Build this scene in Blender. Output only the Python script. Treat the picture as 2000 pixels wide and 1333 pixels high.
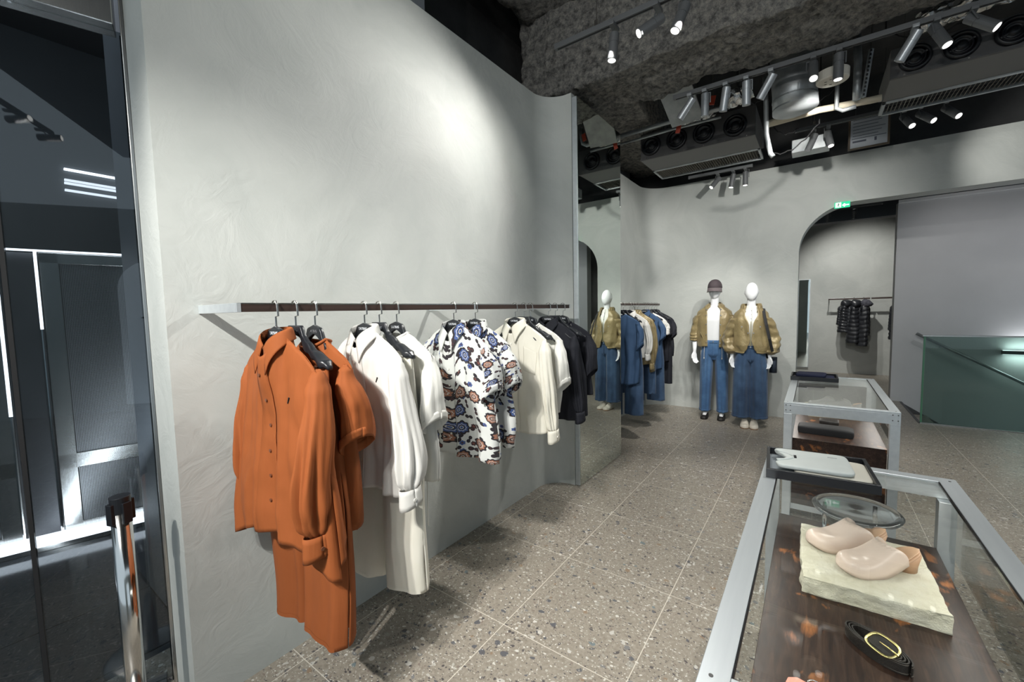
import bpy, bmesh, math, random
from mathutils import Vector, Matrix, noise
R = math.radians; PI = math.pi; sin = math.sin; cos = math.cos
SC = bpy.context.scene
COL = SC.collection
for o in list(bpy.data.objects): bpy.data.objects.remove(o)

# ------------------------------------------------------------ camera
FPX = 812.8; YAW, PIT, ROL = R(36.03), R(-4.02), R(-1.215); CH = 1.5
fwd = Vector((-sin(YAW)*cos(PIT), cos(YAW)*cos(PIT), sin(PIT)))
rt0 = Vector((cos(YAW), sin(YAW), 0)); up0 = rt0.cross(fwd)
crt = cos(ROL)*rt0 + sin(ROL)*up0; cup = -sin(ROL)*rt0 + cos(ROL)*up0
cd = bpy.data.cameras.new('camera'); cam = bpy.data.objects.new('camera', cd); COL.objects.link(cam)
cd.sensor_width = 36; cd.lens = FPX/2000*36; cd.clip_start = 0.02; cd.clip_end = 100
m = Matrix((crt, cup, -fwd)).transposed().to_4x4(); m.translation = Vector((0, 0, CH)); cam.matrix_world = m
SC.camera = cam

def ray(u, v): return crt*((u-1000)/FPX) - cup*((v-666.5)/FPX) + fwd
def aty(u, v, y):
    r = ray(u, v); t = y/r.y; return Vector((r.x*t, y, CH+r.z*t))
def atz(u, v, z):
    r = ray(u, v); t = (z-CH)/r.z; return Vector((r.x*t, r.y*t, z))
def atx(u, v, x):
    r = ray(u, v); t = x/r.x; return Vector((x, r.y*t, CH+r.z*t))

# ------------------------------------------------------------ world, exposure
SC.view_settings.view_transform = 'Standard'; SC.view_settings.look = 'None'
SC.view_settings.gamma = 1; SC.view_settings.use_curve_mapping = False
SC.view_settings.exposure = 0.75
W = bpy.data.worlds.new('world'); SC.world = W; W.use_nodes = True
W.node_tree.nodes['Background'].inputs[0].default_value = (0.74, 0.89, 1.0, 1)
W.node_tree.nodes['Background'].inputs[1].default_value = 0.42

def spot(loc, aim, power, ang=50, blend=0.6, col=(1.0, 0.97, 0.92), size=0.03):
    l = bpy.data.lights.new('spot_beam', 'SPOT'); l.energy = power; l.spot_size = R(ang); l.spot_blend = blend
    l.color = col; l.shadow_soft_size = size
    o = bpy.data.objects.new('spot_beam', l); COL.objects.link(o); o.location = loc
    o.rotation_euler = (Vector(aim)-Vector(loc)).to_track_quat('-Z', 'Y').to_euler(); return o
def area(loc, aim, power, sx, sy, col=(1, 1, 1)):
    l = bpy.data.lights.new('area_beam', 'AREA'); l.energy = power; l.shape = 'RECTANGLE'; l.size = sx; l.size_y = sy; l.color = col
    o = bpy.data.objects.new('area_beam', l); COL.objects.link(o); o.location = loc
    o.rotation_euler = (Vector(aim)-Vector(loc)).to_track_quat('-Z', 'Y').to_euler(); return o

# ------------------------------------------------------------ materials
MATS = {}
def mat(name, col, rough=0.6, metal=0.0, **k):
    if name in MATS: return MATS[name]
    m = bpy.data.materials.new(name); m.use_nodes = True
    b = m.node_tree.nodes['Principled BSDF']
    b.inputs['Base Color'].default_value = (*col, 1); b.inputs['Roughness'].default_value = rough
    b.inputs['Metallic'].default_value = metal
    for kk, v in k.items():
        nm = kk.replace('_', ' ')
        if nm in b.inputs: b.inputs[nm].default_value = v
    MATS[name] = m; return m
def nd(m, t, **k):
    n = m.node_tree.nodes.new(t)
    for a, v in k.items():
        if a.startswith('i_'): n.inputs[a[2:].replace('_', ' ')].default_value = v
        else: setattr(n, a, v)
    return n
def ln(m, a, b): m.node_tree.links.new(a, b)
def bsdf(m): return m.node_tree.nodes['Principled BSDF']
def coords(m, kind='Object', scale=None):
    t = nd(m, 'ShaderNodeTexCoord'); o = t.outputs[kind]
    if scale:
        mp = nd(m, 'ShaderNodeMapping'); mp.inputs['Scale'].default_value = scale; ln(m, o, mp.inputs[0]); o = mp.outputs[0]
    return o
def ramp(m, fac, stops, interp='LINEAR'):
    r = nd(m, 'ShaderNodeValToRGB'); r.color_ramp.interpolation = interp
    el = r.color_ramp.elements
    while len(el) < len(stops): el.new(0.5)
    for e, (p, c) in zip(el, stops): e.position = p; e.color = (*c, 1) if len(c) == 3 else c
    ln(m, fac, r.inputs[0]); return r.outputs[0]
def bump(m, h, strength, dist=0.01, chain=None):
    b = nd(m, 'ShaderNodeBump'); b.inputs['Strength'].default_value = strength; b.inputs['Distance'].default_value = dist
    ln(m, h, b.inputs['Height'])
    if chain: ln(m, chain, b.inputs['Normal'])
    ln(m, b.outputs[0], bsdf(m).inputs['Normal']); return b.outputs[0]
def noisy(m, co, scale, detail=4, rough=0.55, dist=0.0):
    n = nd(m, 'ShaderNodeTexNoise'); n.inputs['Scale'].default_value = scale; n.inputs['Detail'].default_value = detail
    n.inputs['Roughness'].default_value = rough; n.inputs['Distortion'].default_value = dist
    ln(m, co, n.inputs['Vector']); return n.outputs['Fac']
def vary(name, c1, c2, rough, scale=8, metal=0, bs=0, bscale=40, stretch=None, kind='Object', detail=4, dist=0.0, **k):
    if name in MATS: return MATS[name]
    m = mat(name, c1, rough, metal, **k)
    co = coords(m, kind, stretch)
    f = noisy(m, co, scale, detail, dist=dist)
    ln(m, ramp(m, f, [(0.3, c1), (0.7, c2)]), bsdf(m).inputs['Base Color'])
    if bs: bump(m, noisy(m, co, bscale, 5), bs)
    return m

def make_plaster(name='trowelled plaster', c1=(.43, .45, .43), c2=(.525, .54, .515)):
    m = mat(name, c1, .62); co = coords(m, 'Object')
    w = nd(m, 'ShaderNodeTexNoise', noise_dimensions='3D'); w.inputs['Scale'].default_value = 1.3; w.inputs['Detail'].default_value = 3; ln(m, co, w.inputs['Vector'])
    mx = nd(m, 'ShaderNodeMixRGB'); mx.inputs[0].default_value = .35; ln(m, co, mx.inputs[1]); ln(m, w.outputs['Color'], mx.inputs[2])
    a = noisy(m, mx.outputs[0], 2.2, 6, .6, 1.2)
    ln(m, ramp(m, a, [(.3, c1), (.68, c2)]), bsdf(m).inputs['Base Color'])
    n1 = bump(m, a, .26, .03)
    b2 = noisy(m, mx.outputs[0], 14, 5, .6, 1.6)
    bump(m, b2, .22, .012, n1)
    return m
PLASTER = make_plaster()
PANEL_W = vary('painted panel', (.50, .50, .505), (.53, .53, .535), .5, 3)

def make_terrazzo():
    m = mat('terrazzo', (.4, .38, .34), .34); B = bsdf(m)
    co = coords(m, 'Object')
    big = noisy(m, co, 1.1, 3)
    base = ramp(m, noisy(m, co, 60, 4), [(.3, (.235, .205, .165)), (.7, (.34, .305, .255))])
    wv = nd(m, 'ShaderNodeTexNoise'); wv.inputs['Scale'].default_value = 9; ln(m, co, wv.inputs['Vector'])
    mxv = nd(m, 'ShaderNodeMixRGB'); mxv.inputs[0].default_value = .06; ln(m, co, mxv.inputs[1]); ln(m, wv.outputs['Color'], mxv.inputs[2])
    cur = base
    for sc, lo, stops, thr in ((32, .25, [(0, (.11, .11, .12)), (.3, (.19, .19, .19)), (.5, (.33, .31, .27)), (.65, (.5, .48, .44)), (.8, (.26, .19, .13)), (.92, (.16, .20, .21))], .70),
                               (60, .3, [(0, (.09, .08, .08)), (.3, (.45, .43, .38)), (.55, (.60, .58, .53)), (.8, (.22, .18, .15))], .52),
                               (130, .3, [(0, (.10, .09, .09)), (.4, (.42, .4, .35)), (.7, (.62, .6, .55))], .45)):
        v = nd(m, 'ShaderNodeTexVoronoi', feature='F1'); v.inputs['Scale'].default_value = sc; v.inputs['Randomness'].default_value = 1
        mp = nd(m, 'ShaderNodeMapping'); mp.inputs['Scale'].default_value = (1, 1.25, 1); mp.inputs['Rotation'].default_value = (0, 0, sc*.13)
        ln(m, mxv.outputs[0], mp.inputs[0]); ln(m, mp.outputs[0], v.inputs['Vector'])
        sp = nd(m, 'ShaderNodeSeparateColor'); ln(m, v.outputs['Color'], sp.inputs[0])
        # chip radius from a random channel, so only some cells hold a chip
        rr = nd(m, 'ShaderNodeMapRange'); rr.inputs['From Min'].default_value = thr; rr.inputs['From Max'].default_value = 1.0
        rr.inputs['To Min'].default_value = 0.0; rr.inputs['To Max'].default_value = .52; ln(m, sp.outputs[0], rr.inputs['Value'])
        lt = nd(m, 'ShaderNodeMath', operation='LESS_THAN'); ln(m, v.outputs['Distance'], lt.inputs[0]); ln(m, rr.outputs[0], lt.inputs[1])
        cc = ramp(m, sp.outputs[1], stops, 'CONSTANT')
        mx = nd(m, 'ShaderNodeMixRGB'); ln(m, lt.outputs[0], mx.inputs[0]); ln(m, cur, mx.inputs[1]); ln(m, cc, mx.inputs[2]); cur = mx.outputs[0]
    # tile joints at the slabs' own spacing
    sx = nd(m, 'ShaderNodeSeparateXYZ'); ln(m, co, sx.inputs[0])
    def joint(out, off, step, w):
        a = nd(m, 'ShaderNodeMath', operation='SUBTRACT'); ln(m, out, a.inputs[0]); a.inputs[1].default_value = off
        b = nd(m, 'ShaderNodeMath', operation='PINGPONG'); ln(m, a.outputs[0], b.inputs[0]); b.inputs[1].default_value = step/2
        c = nd(m, 'ShaderNodeMath', operation='LESS_THAN'); ln(m, b.outputs[0], c.inputs[0]); c.inputs[1].default_value = w; return c.outputs[0]
    j1 = joint(sx.outputs[0], -1.175, .597, .0019); j2 = joint(sx.outputs[1], 1.497, .656, .0019)
    mxj = nd(m, 'ShaderNodeMath', operation='MAXIMUM'); ln(m, j1, mxj.inputs[0]); ln(m, j2, mxj.inputs[1])
    mx = nd(m, 'ShaderNodeMixRGB'); ln(m, mxj.outputs[0], mx.inputs[0]); ln(m, cur, mx.inputs[1]); mx.inputs[2].default_value = (.62, .58, .5, 1)
    ln(m, mx.outputs[0], B.inputs['Base Color'])
    ln(m, ramp(m, big, [(.3, (.28,)*3), (.7, (.42,)*3)]), B.inputs['Roughness'])
    return m
TERR = make_terrazzo()

def make_sprayed():
    m = mat('sprayed fireproofing', (.2, .19, .17), .95); co = coords(m, 'Object')
    ln(m, ramp(m, noisy(m, co, 20, 9, .75), [(.32, (.12, .117, .11)), (.42, (.27, .26, .245)), (.5, (.47, .45, .42)), (.62, (.74, .71, .64))]), bsdf(m).inputs['Base Color'])
    n1 = bump(m, noisy(m, co, 8, 6, .7), .9, .09); bump(m, noisy(m, co, 38, 6, .8), 1.0, .07, n1)
    return m
SPRAY = make_sprayed()
DARKCEIL = vary('dark slab', (.035, .035, .037), (.07, .07, .07), .9, 2.5, bs=.5, bscale=20)
ALU = vary('brushed aluminium', (.60, .64, .665), (.68, .72, .74), .38, 30, metal=.6, stretch=(1, .05, 1), bs=.03, bscale=300)
STEEL = vary('brushed steel', (.5, .49, .47), (.62, .61, .58), .25, 20, metal=1, stretch=(20, 20, .6), bs=.02, bscale=120)
CHROME = mat('polished steel', (.75, .74, .72), .12, 1.0)
GALV = vary('galvanised steel', (.30, .32, .33), (.46, .48, .49), .42, 9, metal=.7)
DARKWOOD_RAIL = vary('dark wood inlay', (.030, .018, .014), (.055, .032, .026), .45, 14, stretch=(1, .05, 8))
BLACK = mat('satin black', (.010, .011, .014), .35)
BLACKM = mat('matte black', (.012, .012, .013), .8)
GREYLAMP = mat('grey lamp housing', (.14, .145, .15), .45, .3)
SILVLAMP = vary('silver lamp housing', (.42, .44, .46), (.5, .52, .54), .35, 5, metal=.6)
DUCTGREY = vary('grey duct', (.065, .064, .066), (.09, .088, .088), .6, 3)
DUCTLIGHT = mat('pale grey duct board', (.17, .166, .163), .7)
MIRROR = mat('mirror', (.78, .84, .80), .015, 1.0)

def make_glass(name, tint, ior=1.45, edge=0.0):
    m = bpy.data.materials.new(name); m.use_nodes = True; nt = m.node_tree; nt.nodes.clear()
    o = nt.nodes.new('ShaderNodeOutputMaterial'); t = nt.nodes.new('ShaderNodeBsdfTransparent'); t.inputs[0].default_value = (*tint, 1)
    g = nt.nodes.new('ShaderNodeBsdfGlossy'); g.inputs['Roughness'].default_value = .008
    ge = nt.nodes.new('ShaderNodeNewGeometry'); dp = nt.nodes.new('ShaderNodeVectorMath'); dp.operation = 'DOT_PRODUCT'
    nt.links.new(ge.outputs['Normal'], dp.inputs[0]); nt.links.new(ge.outputs['Incoming'], dp.inputs[1])
    def mt(op, a, b=0.0):
        n = nt.nodes.new('ShaderNodeMath'); n.operation = op
        for i, q in enumerate((a, b)):
            if isinstance(q, (int, float)): n.inputs[i].default_value = q
            else: nt.links.new(q, n.inputs[i])
        return n.outputs[0]
    f0 = ((ior-1)/(ior+1))**2
    pw = mt('POWER', mt('SUBTRACT', 1.0, mt('ABSOLUTE', dp.outputs['Value'])), 5.0); fr = mt('ADD', mt('MULTIPLY', pw, 1-f0), f0)
    x = nt.nodes.new('ShaderNodeMixShader'); nt.links.new(fr, x.inputs[0]); nt.links.new(t.outputs[0], x.inputs[1]); nt.links.new(g.outputs[0], x.inputs[2])
    nt.links.new(x.outputs[0], o.inputs[0]); MATS[name] = m; return m
GLASS = make_glass('clear glass', (.97, .985, .975))
GLASS_GREEN = make_glass('green balustrade glass', (.52, .62, .58), 1.5)
GLASS_FRONT = make_glass('storefront glass', (.62, .66, .68), 1.75)
ACRYL = mat('clear acrylic', (.97, .98, .98), .03, 0, IOR=1.49, Transmission_Weight=1.0)
GEDGE = mat('green glass edge', (.10, .28, .17), .2)

def emis(name, col, s):
    m = bpy.data.materials.new(name); m.use_nodes = True; nt = m.node_tree; nt.nodes.clear()
    o = nt.nodes.new('ShaderNodeOutputMaterial'); e = nt.nodes.new('ShaderNodeEmission'); e.inputs[0].default_value = (*col, 1); e.inputs[1].default_value = s
    nt.links.new(e.outputs[0], o.inputs[0]); MATS[name] = m; return m
LENS = emis('lit lens', (1, .98, .93), 1.7)
LENS_OFF = mat('unlit lens', (.25, .26, .27), .3)
LED = emis('led strip', (.9, .93, 1), 3.2)
LEDSOFT = emis('dim led line', (.9, .92, 1), 1.5)

def cloth(name, c1, c2=None, rough=.8, sheen=.0, weave=900, spec=.3):
    if name in MATS: return MATS[name]
    c2 = c2 or tuple(min(1, c*1.12) for c in c1)
    m = mat(name, c1, rough, 0, Sheen_Weight=sheen, Specular_IOR_Level=spec)
    co = coords(m, 'Object')
    ln(m, ramp(m, noisy(m, co, 6, 3), [(.3, c1), (.7, c2)]), bsdf(m).inputs['Base Color'])
    st = coords(m, 'Object', (1, 1, .18)); n1 = bump(m, noisy(m, st, 13, 3, .5, .8), .38, .012)
    bump(m, noisy(m, co, weave, 2), .12, .002, n1)
    return m
ORANGE = cloth('rust orange cloth', (.27, .072, .017), (.31, .083, .021))
ORANGE_D = cloth('rust orange trouser cloth', (.25, .066, .016), (.28, .075, .019))
WHITE = cloth('white satin cloth', (.64, .628, .592), (.68, .665, .63), .5)
CREAM = cloth('cream cloth', (.66, .635, .545), (.70, .675, .595), .6)
OFFWH = cloth('off white cloth', (.66, .65, .605), (.70, .69, .645), .6)
NAVYBLK = cloth('black navy cloth', (.008, .009, .014), (.013, .014, .02))
BLUE = cloth('blue cloth', (.035, .075, .15), (.05, .095, .185))
PALEGREY = cloth('pale grey jersey', (.60, .64, .62), (.66, .70, .68))
NAVY = cloth('navy cloth', (.018, .022, .055), (.03, .035, .075))
def make_denim(name, c1, c2, c3):
    m = mat(name, c1, .85, 0, Sheen_Weight=.15); co = coords(m, 'Object')
    f = noisy(m, co, 3.2, 5, .65); ln(m, ramp(m, f, [(.28, c1), (.5, c2), (.74, c3)]), bsdf(m).inputs['Base Color'])
    st = coords(m, 'Object', (1, 1, .06)); bump(m, noisy(m, st, 260, 3), .2, .003); return m
DENIM = make_denim('washed denim', (.025, .07, .17), (.045, .115, .24), (.085, .18, .33))
DENIM_D = make_denim('dark denim', (.018, .04, .09), (.035, .075, .15), (.055, .11, .20))
def make_khaki():
    m = mat('khaki nylon', (.25, .18, .08), .38, .12, Sheen_Weight=.1); co = coords(m, 'Object')
    f = noisy(m, co, 5, 4); ln(m, ramp(m, f, [(.3, (.20, .15, .07)), (.7, (.32, .25, .12))]), bsdf(m).inputs['Base Color'])
    st = coords(m, 'Object', (1, 1, .6)); n1 = bump(m, noisy(m, st, 16, 4, .6, .25), .42, .03); return m
KHAKI = make_khaki()

def make_floral():
    m = mat('floral print cotton', (.72, .73, .70), .8, 0, Sheen_Weight=.1)
    tc = nd(m, 'ShaderNodeTexCoord'); uv = tc.outputs['UV']; cur = None
    base = nd(m, 'ShaderNodeRGB'); base.outputs[0].default_value = (.60, .61, .59, 1); cur = base.outputs[0]
    def mt(op, a, b=None, c=None):
        n = nd(m, 'ShaderNodeMath', operation=op)
        for i, x in enumerate((a, b, c)):
            if x is None: continue
            if isinstance(x, (int, float)): n.inputs[i].default_value = x
            else: ln(m, x, n.inputs[i])
        return n.outputs[0]
    def layer(cur, scale, off, stops_list, rad, petals, depth, thr, stretch=1.0):
        mp = nd(m, 'ShaderNodeMapping'); mp.inputs['Location'].default_value = off; mp.inputs['Scale'].default_value = (scale, scale*stretch, 1); ln(m, uv, mp.inputs[0])
        v = nd(m, 'ShaderNodeTexVoronoi', feature='F1', voronoi_dimensions='2D'); v.inputs['Scale'].default_value = 1; v.inputs['Randomness'].default_value = .62
        ln(m, mp.outputs[0], v.inputs['Vector'])
        d = nd(m, 'ShaderNodeVectorMath', operation='SUBTRACT'); ln(m, mp.outputs[0], d.inputs[0]); ln(m, v.outputs['Position'], d.inputs[1])
        s = nd(m, 'ShaderNodeSeparateXYZ'); ln(m, d.outputs[0], s.inputs[0])
        sp = nd(m, 'ShaderNodeSeparateColor'); ln(m, v.outputs['Color'], sp.inputs[0])
        ang = mt('ADD', mt('ARCTAN2', s.outputs[1], s.outputs[0]), mt('MULTIPLY', sp.outputs[2], 6.28))
        rr = v.outputs['Distance']
        R_ = mt('MULTIPLY', mt('MULTIPLY_ADD', sp.outputs[0], .35*rad, rad*.8), mt('MULTIPLY_ADD', mt('COSINE', mt('MULTIPLY', ang, petals)), depth, 1.0))
        q = mt('DIVIDE', rr, R_)
        inside = mt('MULTIPLY', mt('LESS_THAN', q, 1.0), mt('GREATER_THAN', sp.outputs[1], thr))
        c1 = ramp(m, q, stops_list[0], 'CONSTANT'); c2 = ramp(m, q, stops_list[1], 'CONSTANT')
        mx = nd(m, 'ShaderNodeMixRGB'); ln(m, mt('GREATER_THAN', sp.outputs[2], .5), mx.inputs[0]); ln(m, c1, mx.inputs[1]); ln(m, c2, mx.inputs[2])
        o = nd(m, 'ShaderNodeMixRGB'); ln(m, inside, o.inputs[0]); ln(m, cur, o.inputs[1]); ln(m, mx.outputs[0], o.inputs[2]); return o.outputs[0]
    dk = (.018, .013, .018); bl = (.05, .09, .25); wh = (.62, .62, .6); br = (.30, .13, .08); dr = (.07, .025, .025)
    # leaves: two long petals
    cur = layer(cur, 15, (.3, .2, 0), [[(0, dk), (.5, dr), (.7, dk)], [(0, dk)]], .24, 2, .75, .35)
    cur = layer(cur, 19, (.7, .45, 0), [[(0, dr), (.35, bl)], [(0, (.2, .06, .04)), (.3, dr), (.8, dk)]], .25, 6, .12, .55)
    cur = layer(cur, 9.5, (.1, .9, 0), [[(0, bl), (.16, wh), (.22, dk), (.34, bl), (.46, wh), (.52, bl), (.74, dk)],
                                         [(0, br), (.14, wh), (.2, dk), (.3, br), (.44, wh), (.5, br), (.74, dk)]], .37, 9, .09, .25)
    ln(m, cur, bsdf(m).inputs['Base Color'])
    return m
FLORAL = make_floral()

def make_burlwood():
    m = mat('dark figured wood', (.06, .03, .02), .42, Specular_IOR_Level=.3); co = coords(m, 'Object')
    st = coords(m, 'Object', (1, .12, 1))
    grain = noisy(m, st, 55, 6, .65, .6)
    base = ramp(m, grain, [(.3, (.012, .007, .006)), (.5, (.030, .016, .011)), (.72, (.068, .038, .025))])
    mp = coords(m, 'Object', (1, .55, 1))
    kn = noisy(m, mp, 8.5, 3, .5, 1.1)
    fine = noisy(m, st, 120, 4, .7, .5)
    mul = nd(m, 'ShaderNodeMath', operation='MULTIPLY_ADD'); ln(m, fine, mul.inputs[0]); mul.inputs[1].default_value = .14; ln(m, kn, mul.inputs[2])
    k = ramp(m, mul.outputs[0], [(.675, (0, 0, 0)), (.79, (1, 1, 1))])
    mx = nd(m, 'ShaderNodeMixRGB'); ln(m, k, mx.inputs[0]); ln(m, base, mx.inputs[1]); mx.inputs[2].default_value = (.40, .15, .045, 1)
    ln(m, mx.outputs[0], bsdf(m).inputs['Base Color']); return m
BURL = make_burlwood()
def make_stone():
    m = mat('rough limestone', (.7, .68, .55), .9); co = coords(m, 'Object')
    ln(m, ramp(m, noisy(m, co, 14, 6, .6), [(.3, (.60, .57, .43)), (.5, (.73, .70, .56)), (.7, (.80, .78, .66))]), bsdf(m).inputs['Base Color'])
    n1 = bump(m, noisy(m, co, 26, 6, .65, 1), .6, .02); bump(m, noisy(m, co, 120, 5, .75), .8, .008, n1); return m
STONE = make_stone()
def make_perf():
    m = mat('perforated shutter steel', (.30, .30, .31), .38, .75); co = coords(m, 'Object')
    mp = nd(m, 'ShaderNodeMapping'); ln(m, co, mp.inputs[0])
    sx = nd(m, 'ShaderNodeSeparateXYZ'); ln(m, mp.outputs[0], sx.inputs[0])
    def mt(op, a, b=None):
        n = nd(m, 'ShaderNodeMath', operation=op)
        for i, x in enumerate((a, b)):
            if x is None: continue
            if isinstance(x, (int, float)): n.inputs[i].default_value = x
            else: ln(m, x, n.inputs[i])
        return n.outputs[0]
    P = .016
    row = mt('FLOOR', mt('DIVIDE', sx.outputs[2], P*.8)); sh = mt('MULTIPLY', mt('MODULO', row, 2.0), P/2)
    ax = mt('SUBTRACT', mt('PINGPONG', mt('ADD', sx.outputs[1], sh), P/2), 0); az = mt('PINGPONG', sx.outputs[2], P*.4)
    ax = mt('SUBTRACT', ax, P/4); az = mt('SUBTRACT', az, P*.2)
    d = mt('SQRT', mt('ADD', mt('MULTIPLY', ax, ax), mt('MULTIPLY', az, az)))
    hole = mt('LESS_THAN', d, P*.16)
    mx = nd(m, 'ShaderNodeMixRGB'); ln(m, hole, mx.inputs[0]); mx.inputs[1].default_value = (.33, .33, .335, 1); mx.inputs[2].default_value = (.03, .03, .03, 1)
    ln(m, mx.outputs[0], bsdf(m).inputs['Base Color']); return m
PERF = make_perf()
MANNEQ = mat('white gloss mannequin', (.85, .86, .87), .3)
CLOGL = vary('blush leather', (.66, .53, .45), (.72, .59, .51), .33, 6)
CLOGW = mat('tan leather sole', (.45, .27, .16), .5)
LEATHB = vary('black leather', (.012, .010, .009), (.022, .018, .016), .5, 60, bs=.3, bscale=300)
GOLD = mat('gold metal', (.85, .72, .32), .15, 1.0)
PIPEW = mat('cream pipe lagging', (.55, .49, .38), .7)
FOIL = vary('crumpled foil', (.55, .55, .55), (.85, .85, .85), .25, 9, metal=1, bs=1.0, bscale=26)

# ------------------------------------------------------------ mesh builder
class MB:
    def __init__(s): s.v = []; s.f = []; s.uv = {}
    def box(s, c, d, rz=0, rx=0, ry=0):
        M_ = Matrix.Rotation(rz, 3, 'Z') @ Matrix.Rotation(ry, 3, 'Y') @ Matrix.Rotation(rx, 3, 'X'); b = len(s.v); c = Vector(c)
        for z in (-.5, .5):
            for y in (-.5, .5):
                for x in (-.5, .5): s.v.append(c + M_ @ Vector((x*d[0], y*d[1], z*d[2])))
        for f in ((0, 2, 3, 1), (4, 5, 7, 6), (0, 1, 5, 4), (2, 6, 7, 3), (0, 4, 6, 2), (1, 3, 7, 5)): s.f.append([b+i for i in f])
        return s
    def bb(s, x0, x1, y0, y1, z0, z1): return s.box(((x0+x1)/2, (y0+y1)/2, (z0+z1)/2), (x1-x0, y1-y0, z1-z0))
    def loft(s, rings, cap=True, closed=True):
        b = len(s.v); n = len(rings[0])
        for r in rings: s.v += [Vector(p) for p in r]
        for i in range(len(rings)-1):
            for j in range(n if closed else n-1):
                k = (j+1) % n
                s.f.append([b+i*n+j, b+i*n+k, b+(i+1)*n+k, b+(i+1)*n+j])
        if cap and closed:
            s.f.append([b+j for j in range(n)][::-1]); e = b+(len(rings)-1)*n; s.f.append([e+j for j in range(n)])
        return s
    def grid(s, fn, nu, nv, uvfn=None):
        b = len(s.v)
        for j in range(nv+1):
            for i in range(nu+1):
                s.v.append(Vector(fn(i/nu, j/nv)))
                if uvfn: s.uv[b+j*(nu+1)+i] = uvfn(i/nu, j/nv)
        for j in range(nv):
            for i in range(nu):
                a = b+j*(nu+1)+i; s.f.append([a, a+1, a+nu+2, a+nu+1])
        return s
    def tube(s, pts, r, n=10, cap=True, ry=None, up=(0, 0, 1)):
        pts = [Vector(p) for p in pts]; rs = r if isinstance(r, (list, tuple)) else [r]*len(pts)
        rys = rs if ry is None else (ry if isinstance(ry, (list, tuple)) else [ry]*len(pts))
        rings = []; prev = None
        for i, p in enumerate(pts):
            t = (pts[min(i+1, len(pts)-1)]-pts[max(i-1, 0)]).normalized()
            if prev is None:
                u = Vector(up)
                if abs(t.dot(u)) > .95: u = Vector((1, 0, 0))
                a = t.cross(u).normalized()
            else: a = (prev - t*prev.dot(t)).normalized()
            prev = a; c = a.cross(t)
            rings.append([p + a*rs[i]*cos(2*PI*k/n) + c*rys[i]*sin(2*PI*k/n) for k in range(n)])
        return s.loft(rings, cap)
    def lathe(s, prof, n=24, c=(0, 0, 0)):
        c = Vector(c); return s.loft([[c+Vector((r*cos(2*PI*k/n), r*sin(2*PI*k/n), z)) for k in range(n)] for r, z in prof])
    def prism(s, poly, z0, z1):
        b = len(s.v); n = len(poly)
        s.v += [Vector((x, y, z0)) for x, y in poly]+[Vector((x, y, z1)) for x, y in poly]
        for i in range(n): k = (i+1) % n; s.f.append([b+i, b+k, b+n+k, b+n+i])
        s.f.append([b+i for i in range(n)][::-1]); s.f.append([b+n+i for i in range(n)]); return s
    def xform(s, M_):
        s.v = [M_ @ v for v in s.v]; return s
    def build(s, name, m, parent=None, smooth=False, bevel=0, sub=0, weld=False, loc=None, kind=None):
        me = bpy.data.meshes.new(name); me.from_pydata([tuple(v) for v in s.v], [], s.f)
        if s.uv:
            ul = me.uv_layers.new(name='uv')
            for lp in me.loops: ul.data[lp.index].uv = s.uv.get(lp.vertex_index, (0, 0))
        bm = bmesh.new(); bm.from_mesh(me)
        if weld: bmesh.ops.remove_doubles(bm, verts=bm.verts, dist=.0008)
        bmesh.ops.recalc_face_normals(bm, faces=bm.faces); bm.to_mesh(me); bm.free()
        if smooth:
            for p in me.polygons: p.use_smooth = True
        me.materials.append(m)
        o = bpy.data.objects.new(name, me); COL.objects.link(o)
        if parent: o.parent = parent
        if loc is not None: o.location = loc
        if bevel:
            md = o.modifiers.new('bevel', 'BEVEL'); md.width = bevel; md.segments = 2; md.limit_method = 'ANGLE'; md.angle_limit = R(40)
        if sub:
            md = o.modifiers.new('sub', 'SUBSURF'); md.levels = sub; md.render_levels = sub
        if kind: o['kind'] = kind
        return o
def thing(name, label, cat, loc=(0, 0, 0), rz=0, group=None):
    o = bpy.data.objects.new(name, None); COL.objects.link(o); o.empty_display_size = .1
    o.location = loc; o.rotation_euler = (0, 0, rz); o['label'] = label; o['category'] = cat
    if group: o['group'] = group
    return o
def tag(o, label, cat, group=None):
    o['label'] = label; o['category'] = cat
    if group: o['group'] = group
    return o
TEXTS = {}
def text(body, size, m, parent, loc, rot, name='lettering', ext=.0006):
    c = bpy.data.curves.new(name, 'FONT'); c.body = body; c.size = size; c.extrude = ext; c.align_x = 'CENTER'; c.align_y = 'CENTER'
    c.materials.append(m); tmp = bpy.data.objects.new('t', c); COL.objects.link(tmp)
    if body not in TEXTS:
        dg = bpy.context.evaluated_depsgraph_get(); TEXTS[body] = bpy.data.meshes.new_from_object(tmp.evaluated_get(dg))
    bpy.data.objects.remove(tmp); me = TEXTS[body].copy(); me.materials.clear(); me.materials.append(m)
    o = bpy.data.objects.new(name, me); COL.objects.link(o); o.parent = parent; o.location = loc; o.rotation_euler = rot; return o
def lerp(a, b, t): return a+(b-a)*t
def sst(t): t = max(0, min(1, t)); return t*t*(3-2*t)
def interp(t, pts):
    for (a, x), (b, y) in zip(pts, pts[1:]):
        if t <= b: return lerp(x, y, sst((t-a)/(b-a)) if b > a else 0)
    return pts[-1][1]
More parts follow.
